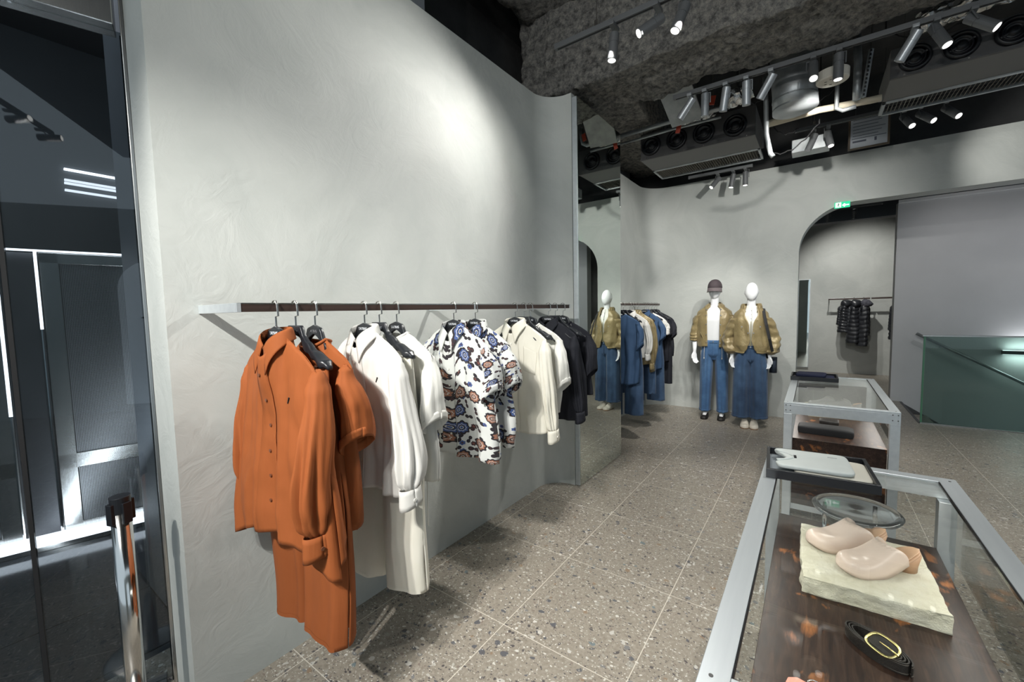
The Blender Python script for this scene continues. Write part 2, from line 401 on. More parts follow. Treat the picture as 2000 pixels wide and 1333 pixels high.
# ------------------------------------------------------------ beams of the track spots, then lights added for stairwell and ceiling beam
WARM = (1.0, .985, .935); COOL = (.93, .97, 1.0)
TRACK_Y, TRACK2_Y = 2.70, 3.94
BEAMS = [  # from, at, power, cone
    ((-1.10, 2.66, 3.16), (-1.87, 1.7, 1.6), 16, 110), ((-.87, 2.62, 3.16), (-1.87, 1.1, 1.8), 48, 95),
    ((-.67, 2.66, 3.16), (-1.5, 1.5, .6), 60, 70),
    ((-.75, -1.4, 3.2), (-1.5, .9, .7), 135, 60), ((-.55, -1.4, 3.2), (-1.55, 2.0, .8), 125, 46), ((-.35, -1.4, 3.2), (-1.8, 1.6, 2.1), 26, 80),
    ((-.1, -1.4, 3.2), (.1, 1.6, .6), 60, 60),
    ((-.93, 3.98, 3.1), (-1.9, 5.2, .9), 52, 56), ((-.80, 3.98, 3.1), (-1.1, 6.3, 1.2), 40, 48), ((-.64, 3.98, 3.1), (-2.15, 5.6, 2.0), 44, 75),
    ((-.30, 3.98, 3.1), (-.65, 6.2, 1.2), 40, 50), ((.10, 3.98, 3.1), (-.6, 6.5, 2.2), 54, 80), ((1.0, 5.58, 3.1), (2.3, 6.6, 2.9), 14, 90),
    ((.5, 3.9, 3.1), (.1, 3.9, .6), 26, 50), ((.45, 2.7, 3.2), (.15, 1.6, .6), 40, 46), ((-.06, 3.9, 3.1), (-.6, 3.0, 0), 50, 60),
    ((.08, 5.55, 3.1), (-.5, 5.4, 0), 26, 60), ((.93, 5.55, 3.1), (1.6, 6.0, 0), 30, 60), ((1.4, 3.9, 3.1), (1.6, 4.6, 0), 60, 75),
    ((1.1, 2.7, 3.2), (1.3, 3.0, 0), 40, 70), ((.3, 9.6, 3.1), (.7, 11.5, 1.8), 60, 80), ((.0, 9.6, 3.1), (.2, 10.6, .0), 30, 80),
]
for a, b, p, c in BEAMS: spot(a, b, p*1.55, c, .75, WARM)
spot((1.7, 7.0, 2.95), (1.8, 8.6, 1.6), 15, 110, 1, (1, .97, .98)); spot((3.2, 7.0, 2.95), (3.2, 8.6, 1.6), 17, 110, 1, (1, .97, .98))  # unseen spots without fixtures, added to brighten the stair wall
spot((.95, -1.4, 3.2), (-.2, 3.5, 3.75), 50, 60, 1, WARM); spot((-.95, -1.4, 3.2), (-1.2, 3.5, 3.8), 45, 55, 1, WARM); spot((1.35, -1.4, 3.2), (1.6, 3.5, 3.9), 16, 60, 1, WARM)  # upward beams added to brighten the sprayed ceiling beam

# ------------------------------------------------------------ setting
def struct(name, mb, m, **k): return mb.build(name, m, kind='structure', **k)
fl = MB(); fl.bb(-2.35, 5.2, -5, 7.12, -.2, 0); fl.bb(-2.35, 1.09, 7.12, 12.2, -.2, 0); fl.bb(1.09, 2.0, 8.8, 12.2, -.2, 0)
struct('floor', fl, TERR)
def arc(cx, cy, r, a0, a1, n): return [(cx+r*cos(R(lerp(a0, a1, i/n))), cy+r*sin(R(lerp(a0, a1, i/n)))) for i in range(n+1)]
poly = [(-1.87, .478)] + arc(-1.67, 2.92, .2, 180, 90, 20) + [(-1.63, 3.12), (-1.63, 4.05), (-2.08, 4.05), (-2.08, .478)]
struct('wall_left', MB().prism(poly, 0, 3.25), PLASTER)
poly = [(-2.15, 4.05)] + arc(-1.8, 6.24, .35, 180, 90, 20) + [(-1.8, 6.85), (-2.45, 6.85), (-2.45, 4.05)]
struct('wall_left_rear', MB().prism(poly, 0, 3.32), PLASTER)
UPPER = vary('upper wall board', (.20, .215, .24), (.24, .255, .28), .7, 3)
struct('wall_left_upper', MB().bb(-2.30, -2.09, .5, 1.99, 3.0, 4.28).bb(-2.6, -2.46, 4.3, 6.7, 3.0, 3.75), UPPER)
# rear wall with the rounded opening
out = [(-1.8, 0), (-1.8, 3.32), (5.2, 3.32), (5.2, 2.745), (.373, 2.745)] + arc(.373, 2.19, .555, 90, 180, 20) + [(-.182, 0)]
b = MB(); n = len(out); b.v += [Vector((x, 6.59, z)) for x, z in out]+[Vector((x, 6.85, z)) for x, z in out]
for i in range(n): k = (i+1) % n; b.f.append([i, k, n+k, n+i])
b.f.append(list(range(n))); b.f.append([n+i for i in range(n)][::-1])
struct('wall_back', b, PLASTER)
struct('wall_back_upper', MB().bb(-2.6, 5.2, 6.95, 7.05, 3.1, 4.3), DARKCEIL)
struct('wall_stair', MB().bb(.98, 5.2, 8.6, 8.8, -2.6, 3.02), PANEL_W)
struct('trim_1', MB().bb(.98, 5.2, 8.56, 8.6, 3.0, 3.045), mat('white trim', (.7, .7, .7), .5))
struct('wall_back_room', MB().bb(-2.35, 1.9, 11.6, 11.8, 0, 3.28).bb(-2.45, -2.35, 6.85, 11.8, 0, 3.28), PLASTER)
struct('wall_back_room_upper', MB().bb(-2.35, 5.2, 12.0, 12.1, 3.1, 4.3), mat('mid grey board', (.10, .10, .105), .8))
struct('trim_2', MB().bb(-2.35, 1.9, 11.56, 11.6, 3.26, 3.30), mat('white trim', (.7, .7, .7), .5))
# right-hand wall with a second rounded opening (seen only in the storefront glass)
rp = [(-5, 0), (-5, 3.3), (6.59, 3.3), (6.59, 0), (.9, 0)] + [(y, z) for y, z in arc(.4, 2.0, .5, 0, 90, 12)] + [(y, z) for y, z in arc(-1.8, 2.0, .5, 90, 180, 12)] + [(-2.3, 0)]
b = MB(); n = len(rp); b.v += [Vector((4.6, y, z)) for y, z in rp]+[Vector((4.85, y, z)) for y, z in rp]
for i in range(n): k = (i+1) % n; b.f.append([i, k, n+k, n+i])
b.f.append(list(range(n))); b.f.append([n+i for i in range(n)][::-1])
struct('wall_right', b, PLASTER)
struct('ceiling', MB().bb(-2.75, 5.2, -2.2, 12.2, 4.3, 4.45), DARKCEIL)
struct('wall_left_outer', MB().bb(-2.75, -2.6, .9, 12.2, 0, 4.3), DARKCEIL)
struct('wall_rear_outer', MB().bb(1.9, 5.2, 11.8, 12.0, -3, 3.3).bb(1.9, 2.0, 8.8, 11.8, -.2, 4.3), DARKCEIL)
# rough sprayed beam: subdivided and roughened
def rough_box(x0, x1, y0, y1, z0, z1, st, amp):
    bm = bmesh.new()
    def patch(o, a, b, na, nb):
        g = [[bm.verts.new(Vector(o)+Vector(a)*i/na+Vector(b)*j/nb) for i in range(na+1)] for j in range(nb+1)]
        for j in range(nb):
            for i in range(na): bm.faces.new((g[j][i], g[j][i+1], g[j+1][i+1], g[j+1][i]))
    X, Y, Z = x1-x0, y1-y0, z1-z0; nx, ny, nz = int(X/st), max(2, int(Y/st)), max(2, int(Z/st))
    patch((x0, y0, z0), (X, 0, 0), (0, Y, 0), nx, ny); patch((x0, y0, z0), (X, 0, 0), (0, 0, Z), nx, nz)
    patch((x0, y1, z0), (X, 0, 0), (0, 0, Z), nx, nz); patch((x0, y0, z0), (0, Y, 0), (0, 0, Z), ny, nz); patch((x1, y0, z0), (0, Y, 0), (0, 0, Z), ny, nz)
    bmesh.ops.remove_doubles(bm, verts=bm.verts, dist=1e-4)
    for v in bm.verts:
        p = v.co; d = Vector((noise.fractal(p*2.4, 1, 2, 4), noise.fractal(p*2.4+Vector((9, 0, 0)), 1, 2, 4), noise.fractal(p*2.4+Vector((0, 9, 0)), 1, 2, 4)))
        d += .5*Vector((noise.noise(p*16), noise.noise(p*22+Vector((5, 0, 0))), noise.noise(p*22+Vector((0, 5, 0)))))
        v.co = p+d*amp
    bmesh.ops.recalc_face_normals(bm, faces=bm.faces)
    mb = MB(); bm.verts.index_update(); mb.v = [v.co.copy() for v in bm.verts]; mb.f = [[v.index for v in f.verts] for f in bm.faces]; bm.free(); return mb
struct('ceiling_beam', rough_box(-2.3, 3.2, 3.36, 3.96, 3.42, 4.4, .025, .05), SPRAY, smooth=True)
struct('ceiling_sprayed_slab', rough_box(-2.2, 3.2, 1.2, 3.4, 4.12, 4.28, .07, .05), SPRAY, smooth=True)
struct('ceiling_sprayed_edge', rough_box(-2.42, -1.55, 3.9, 6.9, 3.62, 4.4, .06, .04), SPRAY, smooth=True)

# storefront glass, its steel frame and what stands outside
TH = 16
F = thing('window_1', '', ''); del F['label']; del F['category']; F['kind'] = 'structure'; F.location = (-2.10, .485, 0); F.rotation_euler = (0, 0, R(-TH))
fr = MB(); fr.bb(-.02, .018, -.014, .0, 0, 4.2); fr.bb(-.04, .04, -6, -.035, 0, .035); fr.bb(-.05, .05, -6, -.03, 2.56, 2.70); fr.bb(-.06, .06, -6, -.03, 2.78, 2.90)
fr.build('window_frame', STEEL, F, bevel=.003)
fr = MB(); fr.bb(-.035, .035, -6, -.036, 2.70, 2.78); fr.bb(-.008, .008, -.362, -.35, .035, 2.56); fr.bb(-.035, -.0201, -.02, 0, 0, 2.56); fr.build('gasket', BLACKM, F)
MB().bb(-.006, .006, -.35, -.0145, .036, 2.558).build('pane', GLASS_FRONT, F); MB().bb(-.006, .006, -6, -.364, .036, 2.558).build('pane', GLASS_FRONT, F)
MB().bb(-.006, .006, -6, -.04, 2.902, 4.2).build('pane', GLASS_FRONT, F)
# a glazed side jamb of concrete just outside the pane
OUTF = vary('outdoor paving', (.035, .038, .042), (.06, .064, .07), .12, 4)
def jointed(m, sx_, sy_):
    co = coords(m, 'Object'); br = nd(m, 'ShaderNodeTexBrick'); br.offset = 0; br.inputs['Scale'].default_value = 1; br.inputs['Mortar Size'].default_value = .006
    br.inputs['Brick Width'].default_value = sx_; br.inputs['Row Height'].default_value = sy_; ln(m, co, br.inputs['Vector']); return br
br = jointed(OUTF, .6, .6); mx = nd(OUTF, 'ShaderNodeMixRGB'); ln(OUTF, br.outputs['Fac'], mx.inputs[0]); mx.inputs[1].default_value = (.05, .053, .058, 1); mx.inputs[2].default_value = (.015, .015, .015, 1)
ln(OUTF, mx.outputs[0], bsdf(OUTF).inputs['Base Color'])
struct('ground_outside', MB().bb(-9, -2.35, -6, 6, -.2, -.002), OUTF)
struct('wall_outside_jamb', MB().bb(-3.0, -2.35, .60, .9, 0, 4.2), vary('outdoor cladding', (.14, .15, .165), (.19, .20, .215), .45, 2))
struct('wall_outside', MB().bb(-6.2, -6.02, -6, 6, 0, 4.2), mat('dark outdoor wall', (.09, .095, .10), .6))
struct('ceiling_outside', MB().bb(-9, -2.7, -6, 6, 4.2, 4.3), mat('dark outdoor soffit', (.04, .04, .042), .8))
S = thing('shutter_screen', 'perforated steel screen with bright light strips along its edges outside the storefront glass', 'screen', (-4.2, .1, 0), R(-15))
def pan(y0, y1):
    MB().bb(-.02, .02, y0, y1, .10, 1.93).build('perforated_panel', PERF, S)
    q = MB(); q.bb(-.03, .031, y0, y1, .06, .12); q.bb(-.03, .031, y0, y0+.09, .1, 1.95); q.bb(-.03, .031, y1-.09, y1, .1, 1.95); q.bb(-.03, .031, y0, y1, .50, .60); q.bb(-.03, .031, y0, y1, 1.88, 1.95)
    q.build('panel_frame', STEEL, S, bevel=.003)
pan(-2.2, .145); pan(.33, 2.6)
MB().bb(-.05, -.02, .145, .33, .05, 1.95).build('post', mat('dark steel', (.10, .10, .105), .4, .8), S)
MB().tube([(.035, .15, .05), (.035, .15, 1.95)], .009, 8).tube([(.035, .32, .05), (.035, .32, 1.95)], .009, 8).build('guide_rod', CHROME, S)
MB().bb(.02, .05, -2.2, 2.6, 1.955, 1.965).build('light_strip', LED, S)
MB().bb(.035, .045, -.01+.15, .156, .9, 1.955).build('light_strip', LED, S)
MB().bb(.035, .048, .312, .326, 1.45, 1.955).build('light_strip', LED, S)
MB().bb(.0, .10, -2.2, 2.6, .0, .03).build('base_channel', STEEL, S)
MB().bb(.03, .10, -2.2, 2.6, .031, .085).build('light_strip', LED, S)
area((-3.75, .3, .12), (-4.2, .25, .8), 11, .1, 3.0, (.9, .94, 1)); area((-3.3, -.2, 4.1), (-4.1, .2, 1), 30, 2.5, 1.2, (.85, .92, 1))  # first carries the base strip's light; second is unseen, added to brighten outside
for k, (u, v) in enumerate([(125, 330), (126, 351), (126, 357), (127, 371)]):
    p = atx(u, v, -6.0)
    L = MB().bb(-.022, .012, 0, 1.15, -.009, .009).build('strip_lamp', LEDSOFT if k else LED, loc=(p.x, p.y, p.z))
    L.rotation_euler = (0, 0, 0)
    tag(L, ['topmost thin white strip lamp on the dark wall outside the storefront', 'second thin white strip lamp from the top outside the storefront',
            'third thin white strip lamp from the top outside the storefront', 'lowest thin white strip lamp on the dark wall outside'][k], 'lamp', 'strip lamps outside the storefront')

# barrier post
S = thing('barrier_post', 'polished steel queue barrier post with black belt head, in front of the storefront glass', 'barrier post', (-1.86, .315, 0))
MB().lathe([(.16, 0), (.16, .012), (.13, .022), (.03, .03)], 40).build('base', STEEL, S, smooth=True)
MB().lathe([(.027, .025), (.027, .885)], 40).build('pole', CHROME, S, smooth=True)
q = MB().lathe([(.0285, .86), (.0285, .915), (.0, .917)], 32)
for a in (20, 110, 200, 290): q.box((.029*cos(R(a)), .029*sin(R(a)), .862), (.012, .026, .07), R(a))
q.build('belt_head', BLACK, S, bevel=.002)

# full-height mirror
M1 = thing('wall_mirror', 'full-height mirror panel at the end of the left wall, reflecting a mannequin', 'mirror', (-1.605, 3.58, 0))
MB().bb(-.022, .019, -.455, .468, .004, 3.215).build('panel_core', ALU, M1, bevel=.002)
MB().bb(.0195, .0245, -.45, .465, .006, 3.213).build('mirror_glass', MIRROR, M1)

# ------------------------------------------------------------ stairwell
q = MB()
for k in range(13): q.bb(1.09+.28*k, 1.09+.28*(k+1)+.02, 7.2, 8.6, -.18*(k+1)-.2, -.18*(k+1))
struct('stairs', q, TERR)
struct('baseboard_stair', MB().prism([(0, 0), (3.9, -2.5), (3.9, -2.62), (0, -.14)], 0, .012).xform(Matrix.Translation((1.09, 8.59, -.0)) @ Matrix.Rotation(R(90), 4, 'X')), mat('dark skirting', (.07, .07, .075), .5))
struct('trim_3', MB().bb(1.085, 1.115, 7.15, 8.58, -.25, .002), mat('dark skirting', (.07, .07, .075), .5))
B_ = thing('glass_balustrade', 'green-tinted glass balustrade with a metal cap guarding the stairwell', 'balustrade', (1.1, 7.145, 0))
MB().bb(.02, 1.9, -.006, .006, 0, 1.09).bb(1.905, 3.9, -.006, .006, 0, 1.09).build('glass_panel', GLASS_GREEN, B_)
MB().bb(0, .018, -.008, .008, 0, 1.09).build('glass_edge', GEDGE, B_)
MB().bb(-.01, 3.9, -.014, .014, 1.088, 1.105).build('top_cap', STEEL, B_, bevel=.002)
MB().bb(0, 3.9, -.02, .02, -.03, .012).build('base_channel', STEEL, B_)
H_ = thing('stair_handrail', 'grey round handrail sloping down the stair wall behind the glass', 'handrail', (1.2, 8.5, 1.07))
MB().tube([(.03, 0, -.0185), (1.07, 0, -.66), (3, 0, -1.86)], .021, 14).build('rail', GALV, H_, smooth=True)
for k in (.3, 1.5, 2.6): MB().tube([(k, 0, -.617*k), (k, .1, -.617*k-.03)], .008, 8).build('bracket', GALV, H_)
Lm = thing('wall_light_bar', 'horizontal grey light bar glowing up and down on the stair wall', 'wall lamp', (2.6, 8.57, .80))
MB().bb(-.5, .9, -.03, .028, -.025, .025).build('housing', GREYLAMP, Lm)
MB().bb(-.49, .89, -.02, .02, .026, .029).bb(-.49, .89, -.02, .02, -.029, -.026).build('diffuser', LED, Lm)
area((2.8, 8.52, .85), (2.8, 8.62, 1.3), 4, 1.3, .04, COOL); area((2.8, 8.52, .75), (2.8, 8.62, .3), 4, 1.3, .04, COOL)

# ------------------------------------------------------------ ceiling services
def spotlight(pos, aim, label, group, m=GREYLAMP, lit=True, L=.17, r=.031, track_z=None):
    pos = Vector(pos); d = (Vector(aim)-pos).normalized()
    S = thing('spotlight', label, 'spotlight', pos, 0, group)
    tz = (track_z if track_z else pos.z+.05)-pos.z
    side = d.cross(Vector((0, 0, 1))); side = side.normalized() if side.length > .05 else Vector((1, 0, 0))
    q = MB().bb(-.018, .018, -.05, .05, tz-.022, tz); q.build('adapter', m, S, bevel=.003)
    hinge = side*(r+.009)+d*.04
    MB().tube([Vector((0, 0, tz-.02)), side*(r+.009)+Vector((0, 0, tz-.022)), hinge], .0045, 8).build('bracket_arm', m, S)
    a = -d*.035; bb_ = d*(L-.035)
    MB().tube([a, a+d*.004, a+d*.06], [r*.94, r, r], 24).tube([a+d*.063, bb_-d*.004, bb_], [r, r, r*.97], 24).tube([a+d*.05, a+d*.07], r*.93, 20).build('housing', m, S, smooth=False)
    MB().tube([bb_, bb_+d*.0015], r*.80, 20).build('lens', LENS if lit else LENS_OFF, S)
    return S
def track(x0, x1, y, z, label, drops):
    T = thing('light_track', label, 'light track', ((x0+x1)/2, y, z))
    h = (x1-x0)/2
    MB().bb(-h, h, -.018, .018, 0, .035).build('track_body', GREYLAMP, T, bevel=.002)
    MB().bb(-h+.02, h-.02, -.006, .006, -.002, .001).build('slot', BLACKM, T)
    for dx in drops:
        w = MB().tube([(dx, 0, .035), (dx, 0, (4.13 if 1.2 < y < 3.4 else 4.3)-z)], .0022, 6).build('suspension_wire', STEEL, T)
        MB().bb(dx-.012, dx+.012, -.012, .012, .03, .075).build('wire_clamp', CHROME, T)
track(-1.53, 1.5, 2.70, 3.34, 'grey light track hung on wires in front of the sprayed beam', [-1.2, .4])
track(-1.05, 2.0, 3.94, 3.33, 'long grey light track along the far lower edge of the beam', [])
track(-.22, 1.28, 5.6, 3.37, 'grey light track below the right return grille', [-1.0+.42, .1])
track(-1.45, -.68, 6.2, 3.27, 'short grey light track near the rear wall', [-.2])
track(-1.6, 1.5, -1.4, 3.34, 'grey light track near the storefront', [-.8, .5])
track(-.4, .9, 9.6, 3.2, 'light track in the room beyond the arch', [])
T1 = [(1199, 45, (-1.25, 2.55, 1.4)), (1284, 20, (-1.9, 1.9, 2.4)), (1335, 5, (-1.4, 1.9, .8))]
LB = ['leftmost downlight on the track in front of the beam', 'middle spotlight, tilted left, on the track in front of the beam', 'rightmost spotlight in view on the track in front of the beam']
for (u, v, aim), lb in zip(T1, LB):
    p = aty(u, v, 2.70); p.z = 3.25; spotlight(p, aim, 'grey lit cylinder, '+lb, 'spotlights on the front track', track_z=3.34)
T2 = [(1345, 195, (-1.9, 4.0, 2.0), 'small silver spotlight tilted left, first on the track behind the beam', 0, SILVLAMP, False),
      (1370, 178, (-.86, 4.2, 0), 'silver spotlight pointing straight down, second along the track behind the beam', 0, SILVLAMP, False),
      (1413, 168, (-1.1, 4.4, .5), 'silver spotlight slightly tilted left, third along the track behind the beam', 0, SILVLAMP, False),
      (1455, 158, (-.50, 4.4, 0), 'silver spotlight hanging straight before the foil duct', 0, SILVLAMP, False),
      (1503, 140, (-1.9, 4.6, .8), 'silver spotlight tilted left before the round steel duct', 0, SILVLAMP, False),
      (1588, 115, (.05, 2.5, 1), 'dark spotlight with a glowing lens just left of the round white detector', 1, GREYLAMP, True),
      (1640, 100, (.05, 3.9, 0), 'grey spotlight hanging in front of the round white detector', 1, GREYLAMP, True),
      (1792, 55, (-.6, 4.4, 1.3), 'silver spotlight tilted left beside the right fan unit', 2, SILVLAMP, False),
      (1838, 35, (1.4, 3.3, 1.2), 'dark grey spotlight with glowing lens below the foil duct', 2, GREYLAMP, True),
      (1915, 10, (2.6, 3.4, 1.4), 'dark grey spotlight tilted right, rightmost on the track behind the beam', 2, GREYLAMP, True)]
for u, v, aim, lb, g, m_, lit in T2:
    p = atz(u, v, 3.27); p.y = 3.94; spotlight(p, aim, lb, 'spotlights behind the beam', m_, lit, track_z=3.33, L=.18)
for u, aim, lb, lit in [(1590, (-.9, 5.0, 1), 'dim spotlight tilted left below the pipes beside the notice', False), (1618, (.4, 5.0, 1.5), 'lit spotlight just left of the framed notice', True),
                   (1766, (1.1, 4.8, 2.2), 'lit spotlight just right of the framed notice', True), (1798, (1.6, 4.8, 2.2), 'lit spotlight second right of the framed notice', True), (1848, (1.6, 4.8, 2.2), 'lit spotlight furthest right under the return grille', True)]:
    p = aty(u, 250, 5.6); p.z = 3.28; spotlight(p, aim, 'dark grey '+lb, 'spotlights under the right grille', GREYLAMP, lit, track_z=3.37, L=.18)
for u, aim, lb in [(1402, (-2.0, 5.4, 1.8), 'lit spotlight tilted left, first above the rear wall'), (1432, (-1.4, 6.0, 0), 'spotlight tilted slightly left, middle one above the rear wall'), (1456, (-.75, 6.1, 0), 'lit spotlight pointing straight down above the rear wall')]:
    p = aty(u, 330, 6.2); p.z = 3.19; spotlight(p, aim, 'dark grey '+lb, 'spotlights near the rear wall', GREYLAMP, True, track_z=3.27)
for k, x in enumerate((-.95, -.45, .95, 1.35)): spotlight((x, -1.4, 3.26), [(-1.2, 3.5, 3.8), (-1.55, 2, .8), (-.2, 3.5, 3.75), (1.6, 3.5, 3.7)][k], 'grey spotlight on the storefront track, position %s' % ['furthest left, added to light the ceiling beam', 'second from left', 'third from left, added to light the ceiling beam', 'furthest right, added to light the ceiling beam'][k], 'spotlights by the storefront', track_z=3.34)  # the three aimed upward are added fixtures for lighting the sprayed beam
for k, x in enumerate((.15, .52)): spotlight((x, 9.6, 3.12), (x, 10.5, 1.0), ['left', 'right'][k]+' small spotlight in the room beyond the arch', 'spotlights beyond the arch', track_z=3.2, L=.14)

def fan_unit(x0, x1, y, z0, z1, fans, r, label, gy0, gy1):
    U = thing('air_conditioner', label, 'air conditioner', ((x0+x1)/2, y, z0)); ox = (x0+x1)/2
    MB().bb(x0-ox, x1-ox, 0, .012, 0, z1-z0).build('front_panel', DUCTGREY, U, bevel=.002)
    MB().bb(x0-ox, x1-ox, .0125, gy0-y, 0, z1-z0).bb(x0-ox, x1-ox, gy0-y, gy1-y, .12, z1-z0).build('casing', DUCTLIGHT, U, bevel=.004)
    q = MB(); q.bb(x0-ox, x1-ox, -.02, 0, -.004, .016)
    q.build('flange', DUCTGREY, U)
    sc = MB()
    for k in range(6): sc.tube([(x0-ox+.08+k*(x1-x0-.16)/5, -.022, .006), (x0-ox+.08+k*(x1-x0-.16)/5, -.019, .006)], .006, 8)
    sc.build('screw', STEEL, U)
    for fx, fz in fans:
        c = Vector((fx-ox, -.002, fz-z0)); RX = Matrix.Translation(c) @ Matrix.Rotation(R(90), 4, 'X')
        g = MB().lathe([(r*1.15, 0), (r*1.18, .012), (r*1.0, .03), (r*.9, .026), (r*.86, .004), (r*.84, -.0), (r*.80, .0), (r*.72, .02), (r*.66, .022), (r*.6, .004), (r*.4, .0), (r*.36, .02), (r*.15, .026), (.0005, .026)], 36).xform(RX)
        f = g.build('fan_nozzle', BLACK, U, smooth=True)
        MB().bb(-.9*r, .9*r, -.006, .006, .004, .014).xform(RX @ Matrix.Rotation(R(25), 4, 'Z')).build('vane', mat('dark grey vane', (.05, .05, .052), .4), f)
    G = MB(); gx0, gx1, a, b_ = x0-ox, x1-ox, gy0-y, gy1-y
    G.bb(gx0, gx1, a, a+.035, -.01, .02); G.bb(gx0, gx1, b_-.025, b_, -.01, .02); G.bb(gx0, gx0+.025, a, b_, -.01, .02); G.bb(gx1-.025, gx1, a, b_, -.01, .02)
    G.build('grille_frame', GALV, U, bevel=.002)
    s_ = MB(); nn = int((gx1-gx0)/.028)
    for k in range(nn): s_.box((gx0+.03+k*(gx1-gx0-.06)/nn, (a+b_)/2, .012), (.005, b_-a-.06, .022), ry=R(25))
    s_.build('grille_slats', mat('bronze grey slat', (.16, .145, .12), .5, .3), U)
    MB().bb(gx0+.02, gx1-.02, a+.02, b_-.02, .06, .07).build('grille_back', BLACKM, U)
fan_unit(-1.77, -.55, 5.2, 3.31, 3.62, [(-1.643, 3.463), (-1.347, 3.463), (-1.055, 3.46), (-.742, 3.455)], .098, 'ceiling air unit with four round black outlets, above the rear left corner', 5.66, 6.08)
fan_unit(.433, 2.3, 4.5, 3.245, 3.47, [(.572, 3.36), (.817, 3.36), (1.067, 3.36), (1.33, 3.36)], .082, 'ceiling air unit with large round black outlets at the upper right', 4.95, 5.27)

# pipes and ducts above the room
def hangrod(o, p, top=4.3):
    p = Vector(p)-o.location; MB().tube([p, Vector((p.x, p.y, top-o.location.z))], .004, 8).build('support_rod', STEEL, o)
def pipe(name, pts, r, m, label, cat='pipe', n=14, clamps=()):
    P = MB().tube(pts, r, n); o = P.build(name, m, smooth=True); tag(o, label, cat); hangrod(o, Vector(pts[0]).lerp(Vector(pts[1]), .5)); return o
pts = [aty(u, v, 4.85) for u, v in ((1206, 268), (1300, 240), (1385, 217), (1405, 212), (1416, 203), (1420, 185), (1421, 165))]
pipe('service_pipe', pts, .026, GALV, 'pale grey pipe running along above the left fan outlets')
pts = [p+Vector((0, .1, -.05)) for p in pts[:4]]; pipe('conduit', pts, .014, GALV, 'thin grey conduit clipped under the pale grey pipe')
pts = [aty(u, v, 4.4) for u, v in ((1545, 70), (1547, 130), (1551, 175), (1553, 215))]
D_ = MB().tube(pts, [.16, .16, .16, .165], 32).build('round_duct', GALV, smooth=True); tag(D_, 'large round galvanised duct dropping beside the cream pipe', 'duct')
for t in (.15, .5, .85, .97):
    p = pts[0].lerp(pts[3], t); MB().tube([p+Vector((0, 0, .006)), p-Vector((0, 0, .006))], .1645, 32).build('duct_seam', GALV, D_)
pts = [aty(u, v, 4.75) for u, v in ((1498, 244), (1600, 215), (1700, 196), (1722, 191))]; pipe('insulated_pipe', pts, .028, PIPEW, 'cream lagged pipe running level to the right fan unit')
pts = [aty(u, v, 4.72) for u, v in ((1500, 240), (1550, 226), (1575, 214), (1582, 202), (1588, 186))]; pipe('insulated_pipe', pts, .021, PIPEW, 'cream lagged pipe bending upward above the level one')
pts = [aty(u, v, 4.5) for u, v in ((1514, 150), (1522, 185), (1527, 205), (1522, 232))]; pipe('insulated_pipe', pts, .014, PIPEW, 'thin cream pipe hanging in front of the round duct')
pts = [aty(u, v, 4.6) for u, v in ((1674, 70), (1676, 120), (1674, 165), (1673, 195))]; pipe('drop_pipe', pts, .028, GALV, 'grey vertical pipe left of the perforated hanging strut')
pts = [aty(u, v, 4.6) for u, v in ((1636, 150), (1635, 180), (1634, 212), (1646, 216), (1672, 208))]; pipe('drop_pipe', pts, .016, GALV, 'thin grey pipe bending right under the round white detector')
pts = [aty(u, v, 4.5) for u, v in ((1494, 150), (1496, 200), (1497, 262), (1505, 300), (1510, 306))]; pipe('drop_pipe', pts, .02, GALV, 'silver vertical pipe between the two fan units')
st = MB(); a, b_ = aty(1702, 96, 4.45), aty(1686, 190, 4.45); st.tube([a, b_], .017, 4); o = st.build('perforated_strut', GALV); hangrod(o, a); tag(o, 'grey perforated steel strut hanging left of the right fan unit', 'strut')
hl = MB()
for k in range(12): c = a.lerp(b_, (k+.5)/12); hl.bb(c.x-.006, c.x+.006, c.y-.02, c.y-.011, c.z-.008, c.z+.008)
hl.build('slot', BLACKM, o)
c = aty(1626, 150, 4.1); DT = thing('ceiling_detector', 'round white ceiling detector with small dark vents', 'detector', c); hangrod(DT, c+Vector((0, 0, .03)))
MB().lathe([(.0005, -.035), (.095, -.035), (.102, -.028), (.104, .035), (.0005, .036)], 40).build('housing', mat('ivory plastic', (.62, .59, .52), .5), DT, smooth=False, bevel=.003)
v_ = MB()
for k in range(7): a_ = k*2*PI/7; v_.bb(.045*cos(a_)-.008, .045*cos(a_)+.008, .045*sin(a_)-.003, .045*sin(a_)+.003, -.0365, -.035)
v_.build('vent', BLACKM, DT)
def foil(pts, r, label):
    mb = MB().tube(pts, r, 24)
    bm_v = mb.v
    # extra rings for the crumple
    P = [Vector(pts[0]).lerp(Vector(pts[-1]), t/24) for t in range(25)]; mb = MB().tube(P, r, 28)
    mb.v = [p+Vector((noise.noise(p*25), noise.noise(p*25+Vector((3, 1, 0))), noise.noise(p*25+Vector((0, 7, 2)))))*.03 for p in mb.v]
    o = mb.build('foil_duct', FOIL); tag(o, label, 'duct'); hangrod(o, P[12]); return o
foil([aty(1328, 238, 5.0), aty(1395, 216, 5.0)], .05, 'crumpled silver foil duct behind the pale grey pipe')
foil([aty(1418, 200, 4.6), aty(1470, 172, 4.6)], .07, 'crumpled silver foil duct left of the vertical silver pipe')
foil([aty(1795, 45, 4.25), aty(1990, -28, 4.25)], .07, 'crumpled silver foil duct above the right fan unit')
pts = [aty(1270, 190, 4.4), aty(1318, 185, 4.4)]
o = MB().box(aty(1330, 205, 4.55), (.32, .42, .02), rx=R(-35), rz=R(-8)).build('duct_transition', GALV, bevel=.003); hangrod(o, aty(1330, 205, 4.55)); tag(o, 'sloping galvanised duct panel behind the small silver spotlights', 'duct')
